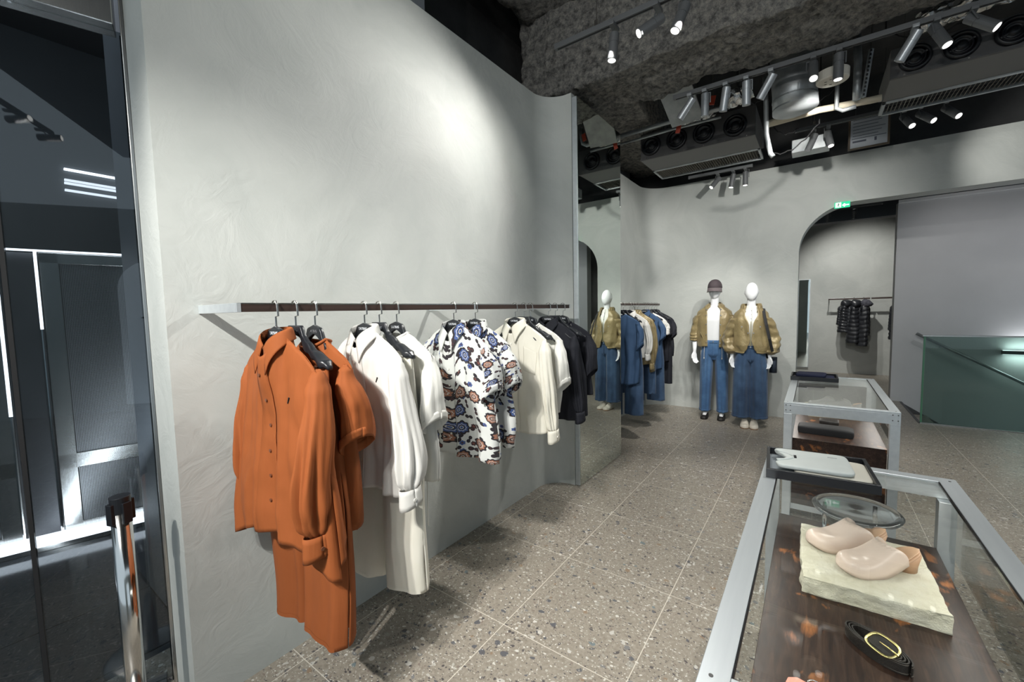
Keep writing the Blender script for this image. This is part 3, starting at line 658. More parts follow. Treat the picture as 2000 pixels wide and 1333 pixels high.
o = MB().tube([aty(1249, 200, 4.9), aty(1249, 262, 4.9)], .005, 8).build('hanging_rod', STEEL); tag(o, 'thin threaded rod holding the pale grey pipe', 'rod')
for (u, v, y) in ((1325, 252, 4.8), (1392, 196, 4.7)):
    o = MB().box(aty(u, v, y), (.045, .012, .085), ry=R(12)).build('warning_tag', mat('red tag', (.45, .06, .03), .5)); hangrod(o, aty(u, v, y)+Vector((0, 0, .03))); tag(o, 'small red tag hanging %s' % ('under the grey pipe above the fan outlets' if u == 1325 else 'between the silver spotlights'), 'tag', 'red tags')
# cables
rnd = random.Random(4)
for k, (a, b_) in enumerate([((1500, 235, 5.2), (1560, 250, 5.3)), ((1560, 190, 4.9), (1640, 160, 4.9)), ((1600, 240, 5.0), (1500, 300, 5.0)), ((1730, 60, 4.3), (1900, 30, 4.3)), ((1440, 168, 4.4), (1492, 190, 4.4))]):
    A, B2 = aty(*a), aty(*b_); P = [Vector((A.x, A.y+.01, 4.3))]+[A.lerp(B2, t/12)-Vector((0, 0, .10*sin(PI*t/12)+.01*sin(t*2.1+k))) for t in range(13)]
    o = MB().tube(P, .006, 8).build('cable', BLACKM, smooth=True); tag(o, ['black cable sagging below the cream pipes', 'black cable passing behind the round detector', 'black cable looping left of the notice', 'black cable below the right foil duct', 'black cable left of the vertical silver pipe'][k], 'cable', 'ceiling cables')
# framed notice
c = aty(1697, 254, 6.3); N_ = thing('framed_notice', 'small framed white notice hung above the rear wall', 'notice', c, R(0)); hangrod(N_, c+Vector((-.12, .008, .19))); hangrod(N_, c+Vector((.12, .008, .19)))
MB().bb(-.18, .18, 0, .015, -.19, .19).build('frame', mat('brown notice frame', (.10, .075, .05), .5), N_)
MB().bb(-.16, .16, -.003, 0, -.17, .17).build('paper', mat('notice paper', (.42, .45, .49), .6), N_)
q = MB()
for k in range(6): q.bb(-.14, .14-.03*(k % 3), -.004, -.003, .13-k*.035, .136-k*.035)
q.bb(-.15, .15, -.004, -.003, -.075, -.068); q.bb(-.14, -.02, -.004, -.003, -.115, -.095); q.bb(.05, .07, -.004, -.003, -.125, -.085); q.build('printed_lines', mat('notice ink', (.08, .09, .12), .6), N_)
# junk box at the end of the track 3
o = MB().box(aty(1583, 285, 5.8), (.34, .2, .14)).build('control_box', GALV, bevel=.006); hangrod(o, aty(1583, 285, 5.8)+Vector((0, 0, .06))); tag(o, 'small galvanised control box behind the tilted dim spotlight', 'box')
# exit sign beyond the arch
c = aty(1645, 400, 6.55); X = thing('exit_sign', 'green and white emergency exit sign glowing at the crown of the arch', 'sign', c, R(0))
MB().bb(-.075, .075, 0, .02, -.035, .035).build('housing', emis('exit green', (.03, .45, .22), 1.1), X)
q = MB(); q.bb(-.065, -.01, -.002, 0, -.028, .028); q.bb(.0, .065, -.002, 0, -.012, .0); q.box((.02, -.001, -.006), (.03, .002, .03), ry=R(45)); q.build('white_field', emis('exit white', (.8, 1, .9), 1.3), X)
q = MB(); q.tube([(-.037, -.004, .016), (-.037, -.003, .016)], .006, 10); q.box((-.037, -.003, -.001), (.009, .002, .026), ry=R(15)); q.box((-.046, -.003, -.017), (.005, .002, .022), ry=R(50)); q.box((-.03, -.003, -.017), (.005, .002, .022), ry=R(-30)); q.box((-.04, -.003, .004), (.034, .002, .005), ry=R(-20)); q.build('running_figure', mat('exit dark green', (.02, .25, .12), .5), X)
# ------------------------------------------------------------ display tables
def table(y0, label, fr_label):
    T = thing('display_table', label, 'display table', (.14, y0, 0)); w, L, H, t = .293, 1.42, .85, .05
    q = MB(); hz = .075
    q.bb(-w, -w+.05, 0, L, H-.012, H).bb(w-.05, w, 0, L, H-.012, H).bb(-w+.05, w-.05, 0, .045, H-.012, H).bb(-w+.05, w-.05, L-.05, L, H-.012, H)
    q.bb(-w, -w+.012, 0, L, H-hz, H-.012).bb(w-.012, w, 0, L, H-hz, H-.012).bb(-w+.012, w-.012, 0, .012, H-hz, H-.012).bb(-w+.012, w-.012, L-.012, L, H-hz, H-.012)
    q.build('top_frame', ALU, T, bevel=.0012)
    for sx, sy in ((-1, 0), (1, 0), (-1, 1), (1, 1)):
        x = sx*(w-.024); y = .026 if sy == 0 else L-.026
        MB().bb(x-.024, x+.024, y-.024, y+.024, .0, H-hz-.0005).build('leg', ALU, T, bevel=.0015)
    q = MB().bb(-w, w, .012, .03, .05, .09) if False else MB()
    MB().bb(-w+.053, w-.053, .048, L-.053, H-.014, H-.004).build('glass_top', GLASS, T)
    MB().bb(-w+.051, -w+.0525, .046, L-.051, H-.012, H-.0005).bb(w-.0525, w-.051, .046, L-.051, H-.012, H-.0005).build('gasket', BLACKM, T)
    g = MB().bb(-w+.0125, -w+.0165, .052, L-.052, .60, H-hz).bb(w-.0165, w-.0125, .052, L-.052, .60, H-hz); g.build('side_glass', GLASS, T)
    MB().bb(-w+.050, w-.050, .052, L-.052, .14, .60).build('wooden_base', BURL, T, bevel=.001)
    MB().bb(-w+.030, w-.030, .054, L-.054, .10, .139).build('base_plate', ALU, T)
    l = MB().bb(-w+.022, -w+.034, .06, L-.06, H-.030, H-.024).bb(w-.034, w-.022, .06, L-.06, H-.030, H-.024); l.build('light_strip', emis('warm led strip', (1, .96, .9), 3.0), T)
    SM = mat('dark screw', (.12, .12, .12), .4, .9)
    for sx in (-1, 1):
        for dx in (.012, .037):
            for dz in (.018, .052): MB().tube([(sx*(w-dx), -.0012, H-dz), (sx*(w-dx), .001, H-dz)], .0035, 10).build('screw', SM, T)
        for yy in (.03, L-.03): MB().tube([(sx*(w-.02), yy, H-.001), (sx*(w-.02), yy, H+.0008)], .004, 12).build('screw', SM, T)
    for sx in (-1, 1): area((.14+sx*(w-.04), y0+L/2, H-.035), (.14+sx*(w-.14), y0+L/2, .6), .9, L-.2, .01, (1, .95, .88))
    return T
table(.73, 'nearer aluminium and glass display table holding blush clogs and a belt', '')
table(3.33, 'farther aluminium and glass display table with a navy tray on top', '')

def tray(c, w, d, rz, label, lining):
    T = thing('display_tray', label, 'tray', c, rz); h = .034; t = .012
    MB().bb(-w/2, w/2, -d/2, -d/2+t, 0, h).bb(-w/2, w/2, d/2-t, d/2, 0, h).bb(-w/2, -w/2+t, -d/2+t, d/2-t, 0, h).bb(w/2-t, w/2, -d/2+t, d/2-t, 0, h).build('rim', BLACK, T, bevel=.001)
    MB().bb(-w/2+t, w/2-t, -d/2+t, d/2-t, 0, .006).build('lining', lining, T)
    return T
GREYL = mat('grey felt lining', (.22, .25, .27), .9)
tray((.022, 1.975, .8505), .335, .30, R(4), 'black shallow tray with grey lining on the nearer table, holding folded shirts', GREYL)
tray((.010, 4.52, .8505), .335, .30, R(0), 'black shallow tray holding folded navy clothes on the farther table', mat('black tray lining', (.05, .05, .055), .9))

def folded(c, w, d, h, rz, m, label, seed=0, neck=False, tilt=0):
    T = thing('folded_garment', label, 'folded clothes', c, rz)
    def f(u, v):
        a = 2*PI*u; ex = 9; cx = abs(cos(a))**(2/ex)*(1 if cos(a) > 0 else -1); cy = abs(sin(a))**(2/ex)*(1 if sin(a) > 0 else -1)
        s = [.97, 1, 1.0, .98, .5, .001][min(5, int(v*5+.001))]; z = [0, .25, .7, .95, 1.0, 1.0][min(5, int(v*5+.001))]*h
        x, y = cx*s*w/2, cy*s*d/2
        if neck and x < -.26*w and s > .4: x += .055*max(0, 1-(y/(.28*d))**2)*(1 if x < -.3*w else .5)
        z *= 1+.12*noise.noise(Vector((x*9+seed, y*9, 2))); x += .003*noise.noise(Vector((z*60, y*20, seed))); y += .003*noise.noise(Vector((x*20, z*60, seed+4)))
        return (x, y, z+tilt*x)
    MB().grid(f, 64, 5).build('fabric', m, T, smooth=True, sub=1, weld=True)
    return T
a = folded((.022, 1.985, .857), .235, .215, .020, R(4), CREAM, 'cream folded knit under the pale grey tee in the near tray', 1); a.location.x = .062
MB().tube([(.125, -.1, .006), (.125, .1, .006)], .0035, 8).tube([(.128, -.1, .014), (.128, .1, .014)], .003, 8).build('rib_edge', CREAM, a, smooth=True)
a = folded((.005, 1.985, .8785), .245, .222, .016, R(5), PALEGREY, 'pale grey folded t-shirt with a black neck label, on top in the near tray', 2, True)
MB().tube([(-.118+.058*max(0, 1-(y/.062)**2), y, .0165) for y in [(-.062+.124*k/16) for k in range(17)]], .0045, 8).build('neckband', PALEGREY, a, smooth=True)
MB().bb(-.062, -.050, -.012, .012, .0145, .0205).build('neck_label', BLACKM, a)
MB().bb(.055, .085, .05, .054, .016, .0172).build('embroidered_mark', mat('grey thread', (.35, .37, .37), .7), a)
folded((.02, 4.52, .857), .27, .21, .022, R(0), NAVY, 'navy folded trousers lowest in the farther tray', 3)
a = folded((-.012, 4.50, .8795), .215, .19, .026, R(-4), NAVY, 'navy folded shirt lying on top in the farther tray', 4)
folded((.08, 3.60, .6005), .315, .13, .055, R(-3), BLACKM, 'black folded garment on the wooden base of the farther table', 5)
folded((.11, 3.93, .6005), .12, .10, .03, R(-3), LEATHB, 'small black folded item behind the black folded garment', 6)

def slab(c, w, d, h, rz, label, seed):
    def f(p):
        n1 = noise.fractal(p*14+Vector((seed, 0, 0)), 1, 2, 4); n2 = noise.fractal(p*14+Vector((0, seed, 5)), 1, 2, 4); return Vector((n1, n2, 0))
    mb = MB(); nx, ny, nz = 40, 44, 9
    def patch(o, a, b, na, nb):
        mb.grid(lambda u, v: Vector(o)+Vector(a)*u+Vector(b)*v, na, nb)
    patch((-w/2, -d/2, h), (w, 0, 0), (0, d, 0), nx, ny); patch((-w/2, -d/2, 0), (w, 0, 0), (0, d, 0), nx, ny)
    patch((-w/2, -d/2, 0), (w, 0, 0), (0, 0, h), nx, nz); patch((-w/2, d/2, 0), (w, 0, 0), (0, 0, h), nx, nz)
    patch((-w/2, -d/2, 0), (0, d, 0), (0, 0, h), ny, nz); patch((w/2, -d/2, 0), (0, d, 0), (0, 0, h), ny, nz)
    for p in mb.v:
        side = max(abs(p.x)/(w/2), abs(p.y)/(d/2)); k = .0045 if side > .97 else .0
        if 0 < p.z < h-.004: k *= 2.2
        r_ = f(p); p.x += r_.x*k; p.y += r_.y*k
        if p.z >= h-1e-6: p.z += .0016*noise.noise(p*30)-(.003*abs(r_.x) if side > .99 else 0)
    o = mb.build('stone_slab', STONE, weld=True, loc=c, smooth=False); o.rotation_euler = (0, 0, rz); return tag(o, label, 'stone slab')
slab((.150, 1.74, .6005), .335, .385, .052, R(2), 'rough cream limestone slab under the blush clogs', 3)
slab((.135, 4.30, .6005), .34, .34, .05, R(4), 'rough cream limestone slab inside the farther table under grey shoes', 8)

# acrylic riser
A_ = thing('acrylic_riser', 'clear round acrylic riser standing behind the stone slab', 'display riser', (.146, 2.0, .601))
MB().lathe([(.0005, .108), (.120, .108), (.133, .113), (.137, .122), (.130, .128), (.11, .123), (.0005, .120)], 56).build('dish', ACRYL, A_, smooth=True)
for a in (50, 170, 290):
    x, y = .095*cos(R(a)), .095*sin(R(a)); MB().tube([(x, y, 0), (x*1.02, y*1.02, .1085)], .007, 12).build('leg', ACRYL, A_, smooth=True)

# clogs
def clog(c, rz, label, m, sole, sc=1.0, group='clogs', mirror=1):
    S = thing('clog', label, 'shoe', c, rz, group)
    def wid(x):  # half width along the foot, toe at +x
        t = (x+.12)/.245; t = max(0, min(1, t))
        return sc*(.030+.020*sst(t/.75)+.0)*min(1, math.sqrt(max(0, 1-((t-.72)/.28)**2.6)) if t > .72 else 1)*(math.sqrt(max(0, 1-((.2-t)/.2)**2)) if t < .2 else 1)
    def bend(x): return mirror*.012*((x+.12)/.245)**2
    def base(x): t = (x+.12)/.245; return .058*(1-sst(t/.62))+.008+.012*max(0, (t-.8)/.2)**2
    xs = [-.12+.245*k/26 for k in range(27)]
    def foot(off, z0f, z1f):
        rings = []
        for x in xs:
            w = max(.0006, wid(x)+off); rings.append([Vector((x*sc, bend(x)+w*cos(2*PI*j/20), (z0f(x)+z1f(x))/2+(z1f(x)-z0f(x))/2*(abs(sin(2*PI*j/20))**.5*(1 if sin(2*PI*j/20) >= 0 else -1)))) for j in range(20)])
        return rings
    MB().loft(foot(.0015, lambda x: base(x)-.010, base)).build('sole', sole, S, smooth=True)
    MB().loft([[Vector((-.085+rx*(1+.06*s)*cos(2*PI*k/24)*.034/.034, ry*sin(2*PI*k/24), z)) for k in range(24)] for s, z, rx, ry in ((0, 0, .026, .024), (.3, .02, .027, .025), (1, .053, .033, .031))]).build('heel', sole, S, smooth=True)
    MB().loft(foot(-.004, lambda x: base(x), lambda x: base(x)+.003)[:17]).build('insole', mat('tan insole', (.58, .36, .22), .45), S, smooth=True)
    def vamp(u, v):  # v 0 opening .. 1 toe; u across
        a = PI*u; x0 = -.058+.058*sin(a)**1.3
        x = lerp(x0, .126, 1-(1-v)**1.5); w = wid(x)+.004*math.sqrt(max(0, 1-v))
        t = (x+.12)/.245
        h = .046+.036*(1-sst((t-.42)/.36)); h *= math.sqrt(max(.0, 1-max(0, (t-.76)/.24)**3))
        return Vector((x*sc, bend(x)+w*cos(a)*(1+.05*sin(a)), base(x)-.009+(h+.009)*sin(a)**.62*sc))
    o = MB().grid(vamp, 28, 24).build('upper', m, S, smooth=True)
    md = o.modifiers.new('thick', 'SOLIDIFY'); md.thickness = .0032; md.offset = 0
    st = MB()
    for k in range(2, 27, 2): p = vamp(k/28, .03); q = vamp((k+1.2)/28, .06); st.tube([p+Vector((0, 0, .002)), q+Vector((0, 0, .002))], .0013, 6)
    st.build('stitching', mat('stitch thread', (.62, .5, .42), .6), S)
    return S
TOE = math.atan2(-.52, -.85)
clog((.185, 1.715, .653), TOE, 'blush leather clog with block heel, the nearer of the pair on the stone slab', CLOGL, CLOGW, 1.0, 'blush clogs')
clog((.115, 1.815, .653), TOE, 'blush leather clog with block heel, the farther of the pair on the stone slab', CLOGL, CLOGW, 1.0, 'blush clogs', -1)
GREYSH = vary('grey suede', (.16, .16, .155), (.22, .22, .21), .6, 6)
clog((.10, 4.30, .651), PI, 'grey shoe on the stone slab inside the farther table, left one', GREYSH, GREYSH, 1.0, 'grey shoes')
clog((.20, 4.24, .651), PI, 'grey shoe on the stone slab inside the farther table, right one', GREYSH, GREYSH, 1.0, 'grey shoes')

# coiled belt
BT = thing('coiled_belt', 'coiled black stitched leather belt with a gold buckle on the dark wood', 'belt', (.150, 1.365, .601), R(-40))
def spiral(t): a = t*2*PI; k = 1-.10*t; return Vector((.078*k*cos(a), .034*k*sin(a)*(1-.02*t), 0))
q = MB(); n = 120; rings = []
for i in range(n+1):
    t = 3.2*i/n; p = spiral(t); d = (spiral(t+.01)-p).normalized(); nn = Vector((-d.y, d.x, 0))*.0016
    rings.append([p-nn, p+nn, p+nn+Vector((0, 0, .030)), p-nn+Vector((0, 0, .030))])
q.loft(rings).build('strap', LEATHB, BT, smooth=False)
q = MB()
for i in range(70):
    t = i/70; p = spiral(t)*1.02; d = (spiral(t+.01)-spiral(t)).normalized()*.0025
    q.tube([p-d+Vector((0, 0, .004)), p+d+Vector((0, 0, .004))], .0009, 5).tube([p-d+Vector((0, 0, .026)), p+d+Vector((0, 0, .026))], .0009, 5)
q.build('edge_stitching', mat('grey stitch', (.10, .085, .07), .6), BT)
bk = thing('x', '', ''); bpy.data.objects.remove(bk)
def rr(t, w, h, e=3.6): a = 2*PI*t; c_, s_ = cos(a), sin(a); return (w*abs(c_)**(2/e)*(1 if c_ > 0 else -1), h*abs(s_)**(2/e)*(1 if s_ > 0 else -1))
MK = Matrix.Translation((.018, -.006, .036)) @ Matrix.Rotation(R(14), 4, 'X') @ Matrix.Rotation(R(6), 4, 'Y')
q = MB(); P = [Vector((*rr(k/48, .031, .026, 3.0), 0)) for k in range(49)]; q.tube(P, .0034, 10, cap=False); q.xform(MK).build('buckle', GOLD, BT, smooth=True)
MB().tube([(-.006, 0, .003), (.01, .001, .004), (.036, 0, .004)], .0018, 8).xform(MK).build('prong', GOLD, BT, smooth=True)
MB().bb(-.03, .028, -.017, .017, -.004, -.001).xform(MK).build('strap_end', LEATHB, BT)
PK = thing('leather_key_tag', 'salmon pink ribbed key tag with a steel ring at the bottom edge', 'key tag', (.012, 1.105, .601), R(-12))
MB().prism([(-.05, -.12), (.05, -.12), (.05, .03), (.035, .045), (-.035, .045), (-.05, .03)], 0, .006).build('tag_body', vary('salmon ribbed leather', (.72, .27, .20), (.80, .33, .25), .6, 220, stretch=(6, .2, 1), bs=.2, bscale=200), PK, bevel=.0012)
MB().tube([(.014*cos(2*PI*k/24)-.0, .049+.014*sin(2*PI*k/24), .006) for k in range(25)], .0018, 8, cap=False).build('ring', CHROME, PK, smooth=True)

# ------------------------------------------------------------ clothes rails
def rail(x, y0, y1, zt, wallx, joints, name_label, brackets):
    T = thing('clothes_rail', name_label, 'clothes rail', (x, y0, zt))
    L = y1-y0; d0 = 0
    segs = [0]+[j-y0 for j in joints]+[L]
    q = MB(); w_ = MB()
    for a, b in zip(segs, segs[1:]):
        q.bb(-.012, .012, a+.004 if a else 0, b-.004 if b < L else L, -.006, 0)
        w_.bb(-.011, .011, a+.006, b-.006, -.030, -.006)
    q.build('steel_top', STEEL, T, bevel=.001); w_.build('wood_inlay', DARKWOOD_RAIL, T)
    for j in segs: MB().bb(-.0125, .0125, j-.006, j+.006, -.031, -.0008).build('joint', ALU, T)
    for b in brackets:
        MB().bb(wallx-x+.001, -.0125, b-y0-.007, b-y0+.007, -.031, 0).build('bracket', ALU, T, bevel=.001)
    return T
rail(-1.52, .575, 2.83, 1.548, -1.87, [1.735], 'steel and dark wood clothes rail on the left wall holding eleven hangers', [.583, 1.735, 2.82])
rail(-1.78, 4.35, 6.00, 1.575, -2.15, [], 'steel and dark wood clothes rail on the rear left wall behind the mirror', [4.6, 5.99])
rail(.78, 0, 0, 0, 0, [], '', []) if False else None

HANGBLK = vary('black lacquered wood', (.010, .012, .016), (.016, .018, .022), .33, 4)
TXT = mat('white print', (.75, .78, .82), .5); TXTD = mat('dim grey print', (.16, .16, .17), .5)
def hanger(x, y, z, label, group, clips=False, wide=.215, detail=True, rz=0, txt=True, dim=False):
    H = thing('clothes_hanger', label, 'hanger', (x, y, z), rz, group)
    hp = [(-.016, 0, -.012), (-.014, 0, .0), (-.008, 0, .006), (.002, 0, .0085), (.012, 0, .006), (.019, 0, -.004), (.021, 0, -.020), (.022, 0, -.046), (.004, 0, -.049), (.004, 0, -.083)]
    P = [Vector(p) for p in hp]
    MB().tube(P, .0016, 8, ry=.0038, up=(0, 1, 0)).build('hook', STEEL, H, smooth=False)
    if not clips: wide = min(wide, .200)
    rings = []; n = 16 if detail else 10
    xs = [-wide+2*wide*k/(72 if detail else 30) for k in range(73 if detail else 31)]
    for xx in xs:
        a = abs(xx); t = min(1, a/wide)
        top = -.081 if a < .040 else interp(a, [(.040, -.081), (.068, -.124), (.085, -.138), (.13, -.168), (wide-.02, -.196), (wide, -.215)])
        if not clips: top -= .030*min(1, a/.10)
        h = interp(a, [(0, .044), (.03, .050), (.06, .050), (.1, .038), (.15, .030), (wide-.03, .034), (wide, .016)])
        if a < .05: h = .036+.016*(a/.05)**2
        d = interp(a, [(0, .0075), (.05, .008), (.09, .011), (.15, .020), (wide-.03, .025), (wide, .010)])
        if not clips: d = min(d, .0085); h *= .85 if a > .06 else 1
        cz = top-h/2; e = 7 if a < .06 else lerp(7, 3.2, min(1, (a-.06)/.05))
        ring = []
        for k in range(n):
            b = 2*PI*(k+.5)/n; cb, sb = cos(b), sin(b)
            ring.append(Vector((xx, d*abs(cb)**(2/e)*(1 if cb > 0 else -1), cz+h/2*abs(sb)**(2/e)*(1 if sb > 0 else -1))))
        rings.append(ring)
    MB().loft(rings).build('shoulder_arm', HANGBLK, H, smooth=True)
    if txt: text('TATRAS', .0155, TXTD if dim else TXT, H, (0, -.0088, -.106), (R(90), 0, 0), 'printed_name')
    if clips:
        q = MB().tube([(-.16, 0, -.225), (.16, 0, -.225)], .0022, 8); q.tube([(-.15, 0, -.20), (-.15, 0, -.226)], .002, 6).tube([(.15, 0, -.20), (.15, 0, -.226)], .002, 6).build('clip_bar', STEEL, H)
        for s in (-.11, .12): MB().bb(s-.012, s+.012, -.008, -.003, -.262, -.222).bb(s-.012, s+.012, .003, .008, -.262, -.222).bb(s-.010, s+.010, -.003, .003, -.232, -.224).build('clip', CHROME, H, bevel=.001)
    return H

# ------------------------------------------------------------ garments
def wob(x, y, s): return noise.noise(Vector((x, y, s*7.31)))
def garment(kind, x, y, z, label, cat, m, group=None, seed=1, rz=0, sw=.225, zn=-.118, zs=-.215, hem=-.76, bw=.245, D=.036, neckw=.068,
            dip=.065, collar=True, sleeve='long', cuff_z=-.72, placket=True, buttons=6, pocket=False, tails=.03, fold=.012, puff=0.0, uvs=1.0, yoff=0, vneck=False, hang=(0, 0),
            cuffm=None, btn=None, drop=0, openf=0):
    T = thing(kind, label, cat, (x, y, z), rz, group); rnd = random.Random(seed)
    ph = [rnd.uniform(0, 6.28) for _ in range(8)]
    def W_(v): return lerp(sw, bw, sst(v*1.15))*(1+.02*sin(v*7+ph[0]))
    def ztop(u, side):
        a = abs(u)*sw
        if a < neckw: q = 1-(a/neckw)**2; return zn - (dip*(q if not vneck else (1-a/neckw)) if side < 0 else .012*q)
        t = (a-neckw)/(sw-neckw); return zn+(zs-zn)*(t**1.12)-.012*t**6
    def sheet(side, off=0.0):
        def f(U, v):
            u = U*2-1; zt = ztop(u, side); a = abs(u)*sw
            zb = hem + tails*(abs(u)**2.2) - (tails*.5 if side > 0 else 0)+.008*wob(u*2.2, side, seed)
            zz = lerp(zt, zb, v); xx = u*W_(v)
            dt = .048*math.sqrt(max(0, 1-(a/neckw)**2)) if a < neckw else 0
            s = 1-math.exp(-v*4); d = lerp(dt, 0, min(1, v*3))*1.0 + D*s*math.sqrt(max(0, 1-abs(u)**5))*(1+.25*v)
            e = max(0, 1-abs(u)**6)
            fo = fold*1.1*(v**1.1)*((1-abs(sin(u*4.5+ph[1]+v*.6+side)))*1.8-.9+.6*sin(u*15+ph[2]-v*2)+.3*sin(u*27+ph[3]))*e*1.0 + .010*e*wob(u*3, v*4, seed+side)
            fo += .004*e*wob(u*9+v*3, v*11, seed+2*side)*min(1, v*6)
            yy = side*d + (fo if side < 0 else -fo*.7) + yoff*v + .018*v*sin(u*2+ph[5]) + side*off
            return Vector((xx+.008*v*sin(v*9+ph[4]), yy, zz))
        return f
    fF, fB = sheet(-1), sheet(1)
    mb = MB(); mb.grid(fF, 56, 44, lambda u, v: ((u-.5)*2*bw*uvs+seed, (hem+(-hem)*(1-v))*uvs)); mb.grid(fB, 56, 44, lambda u, v: ((u-.5)*2*bw*uvs+seed+3, hem*v*uvs))
    o = mb.build('body_fabric', m, T, smooth=True, weld=True)
    md = o.modifiers.new('thick', 'SOLIDIFY'); md.thickness = .0016; md.offset = 0
    # sleeves
    for s in ((-1, 1) if sleeve else ()):
        sx = s*(sw-.022+drop); p5 = rnd.uniform(0, 6.28)
        ez = cuff_z; ex = s*(sw+.012+(.035 if sleeve == 'short' else 0)); ey = -.018 if sleeve == 'long' else -.005
        if sleeve == 'long': ex = s*(sw+.0+hang[0]) if s > 0 else -(sw-.015); ey = hang[1] if s > 0 else .02
        if sleeve == 'short': ex = s*(sw+.012 if s > 0 else sw-.01)
        rx_s = [(0, .006), (.04, .022), (.14, .036), (.5, .036), (.84, .032+.010*puff), (.95, .027+.006*puff), (1, .022)] if sleeve == 'long' else [(0, .006), (.08, .024), (.35, .036), (1, .034)]
        ry_s = [(0, .006), (.04, .026), (.14, .042), (.45, .050+.006*puff), (.80, .044+.020*puff), (.93, .040+.018*puff), (1, .034)] if sleeve == 'long' else [(0, .006), (.08, .026), (.35, .050), (1, .066)]
        def S_(u, t, s=s, sx=sx, p5=p5, ex=ex, ey=ey):
            b = 2*PI*u; tt = t; cx = lerp(sx, ex, sst(tt*1.6)) ; cy = ey*tt; cz = lerp(zs-.004, ez, tt)
            k = 1 + (.10+.16*sst((tt-.35)/.5) if sleeve == 'long' else .06)*min(1, tt*2)*((1-abs(sin(3*b+p5+tt*1.2)))*1.5-.75+.5*sin(11*b+p5*2-tt*2))*(1-.5*max(0, (tt-.9)/.1))
            k += .10*wob(cos(b)*1.5+sin(b), tt*5, seed+s)
            rx, ry = interp(tt, rx_s)*k, interp(tt, ry_s)*k
            return Vector((cx+rx*cos(b)+(.02*sin(tt*4+p5)*tt if sleeve == 'long' else 0), cy+ry*sin(b)+.012*sin(tt*5+p5), cz + (.0 if sleeve == 'long' else -s*0-.04*tt*cos(b)*-s*.9)))
        o = MB().grid(S_, 72, 44, lambda u, t: (u*.34*uvs+seed*2+s, t*.5*uvs)).build('sleeve', m, T, smooth=True, weld=True)
        md = o.modifiers.new('thick', 'SOLIDIFY'); md.thickness = .0016; md.offset = 0
        if sleeve == 'long':
            c0 = S_(0, 1)+S_(.25, 1)+S_(.5, 1)+S_(.75, 1); c0 /= 4
            def cuff(u, t, c0=c0, s=s): b = 2*PI*u; g = 1+.10*t; return c0+Vector(((.025*g)*cos(b)+.004*t*s, .047*g*sin(b), .003-.068*t+.010*sin(b)*t))
            o = MB().grid(cuff, 28, 4, lambda u, t: (u*.2, t*.07)).build('cuff', cuffm or m, T, smooth=True); md = o.modifiers.new('thick', 'SOLIDIFY'); md.thickness = .004; md.offset = 0
            pb = cuff(.985 if s > 0 else .5, .55)+Vector((s*.004, 0, 0)); 
            MB().tube([pb, pb+Vector((s*.003, 0, 0))], .0065, 12).build('cuff_button', btn or CHROME, o)
        if sleeve == 'short':
            def hemb(u, t): p = S_(u, 1); c0 = S_(0, 1)+S_(.25, 1)+S_(.5, 1)+S_(.75, 1); c0 /= 4; return c0+(p-c0)*(1.012 if t > .1 else 1.0)+Vector((0, 0, .030-.034*t))
            o = MB().grid(hemb, 40, 3, lambda u, t: (u*.3, t*.03)).build('sleeve_hem', m, T, smooth=True); md = o.modifiers.new('thick', 'SOLIDIFY'); md.thickness = .003; md.offset = 0
        if sleeve == 'wide':
            pass
    if collar:
        def C_(u, v):
            a = u*2-1; th = PI*a  # a=0 back, +-1 front centre
            lx = neckw*1.0*sin(th*.985) if True else 0; ly = .046*cos(th)
            zb = zn - dip*.72*abs(a)**2.6 + .004
            out = v; up = .030*(1-abs(a)**6*.45)
            if v < .35: t = v/.35; return Vector((lx*.97, ly*.94, zb+up*t))
            t = (v-.35)/.65; pt = abs(a)**3.2
            drop_ = .040+.058*pt
            return Vector((lx*(1+.16*t)+ (1 if a > 0 else -1)*.034*pt*t, ly*(1+.22*t)-.004*pt*t, zb+up-drop_*t-(.0 if a else 0)))
        o = MB().grid(C_, 48, 12, lambda u, v: (u*.36*uvs+seed, v*.07*uvs)).build('collar', m, T, smooth=True); md = o.modifiers.new('thick', 'SOLIDIFY'); md.thickness = .003; md.offset = 0
    else:
        P = []
        for k in range(41):
            a = 2*PI*k/40; xx = neckw*sin(a); fr = cos(a) > 0
            P.append(Vector((xx, -.047*cos(a), (zn-dip*max(0, cos(a))**1.0*1.0 if fr else zn-.012*abs(cos(a))))))
        MB().tube(P, .0055, 8, cap=False).build('neckband', m, T, smooth=True)
    if placket:
        pk = MB().grid(lambda u, v: fF(.5+(u-.5)*.050/bw/1.0*.9, v)+Vector((0, -.0035, 0)), 4, 44, lambda u, v: ((u-.5)*.03*uvs+seed, hem*v*uvs))
        o = pk.build('placket', m, T, smooth=True); md = o.modifiers.new('thick', 'SOLIDIFY'); md.thickness = .002; md.offset = 0
        for k in range(buttons):
            p = fF(.5, .10+.82*k/(buttons-.3)); q = MB().tube([p+Vector((0, -.005, 0)), p+Vector((0, -.0085, 0))], .0058, 14); q.build('button', btn or m, T)
    if puff:
        p = fF(.74, .27); MB().box(p+Vector((0, -.003, 0)), (.004, .003, .022), ry=R(25)).build('chest_slit', BLACKM, T)
    if pocket:
        o = MB().grid(lambda u, v: fF(.66+.20*u, .20+.22*v)+Vector((0, -.003, 0)), 10, 10, lambda u, v: (u*.1*uvs+seed+5, v*.13*uvs)).build('pocket', m, T, smooth=True); md = o.modifiers.new('thick', 'SOLIDIFY'); md.thickness = .002; md.offset = 0
    T['_'] = 0; del T['_']
    return T, fF
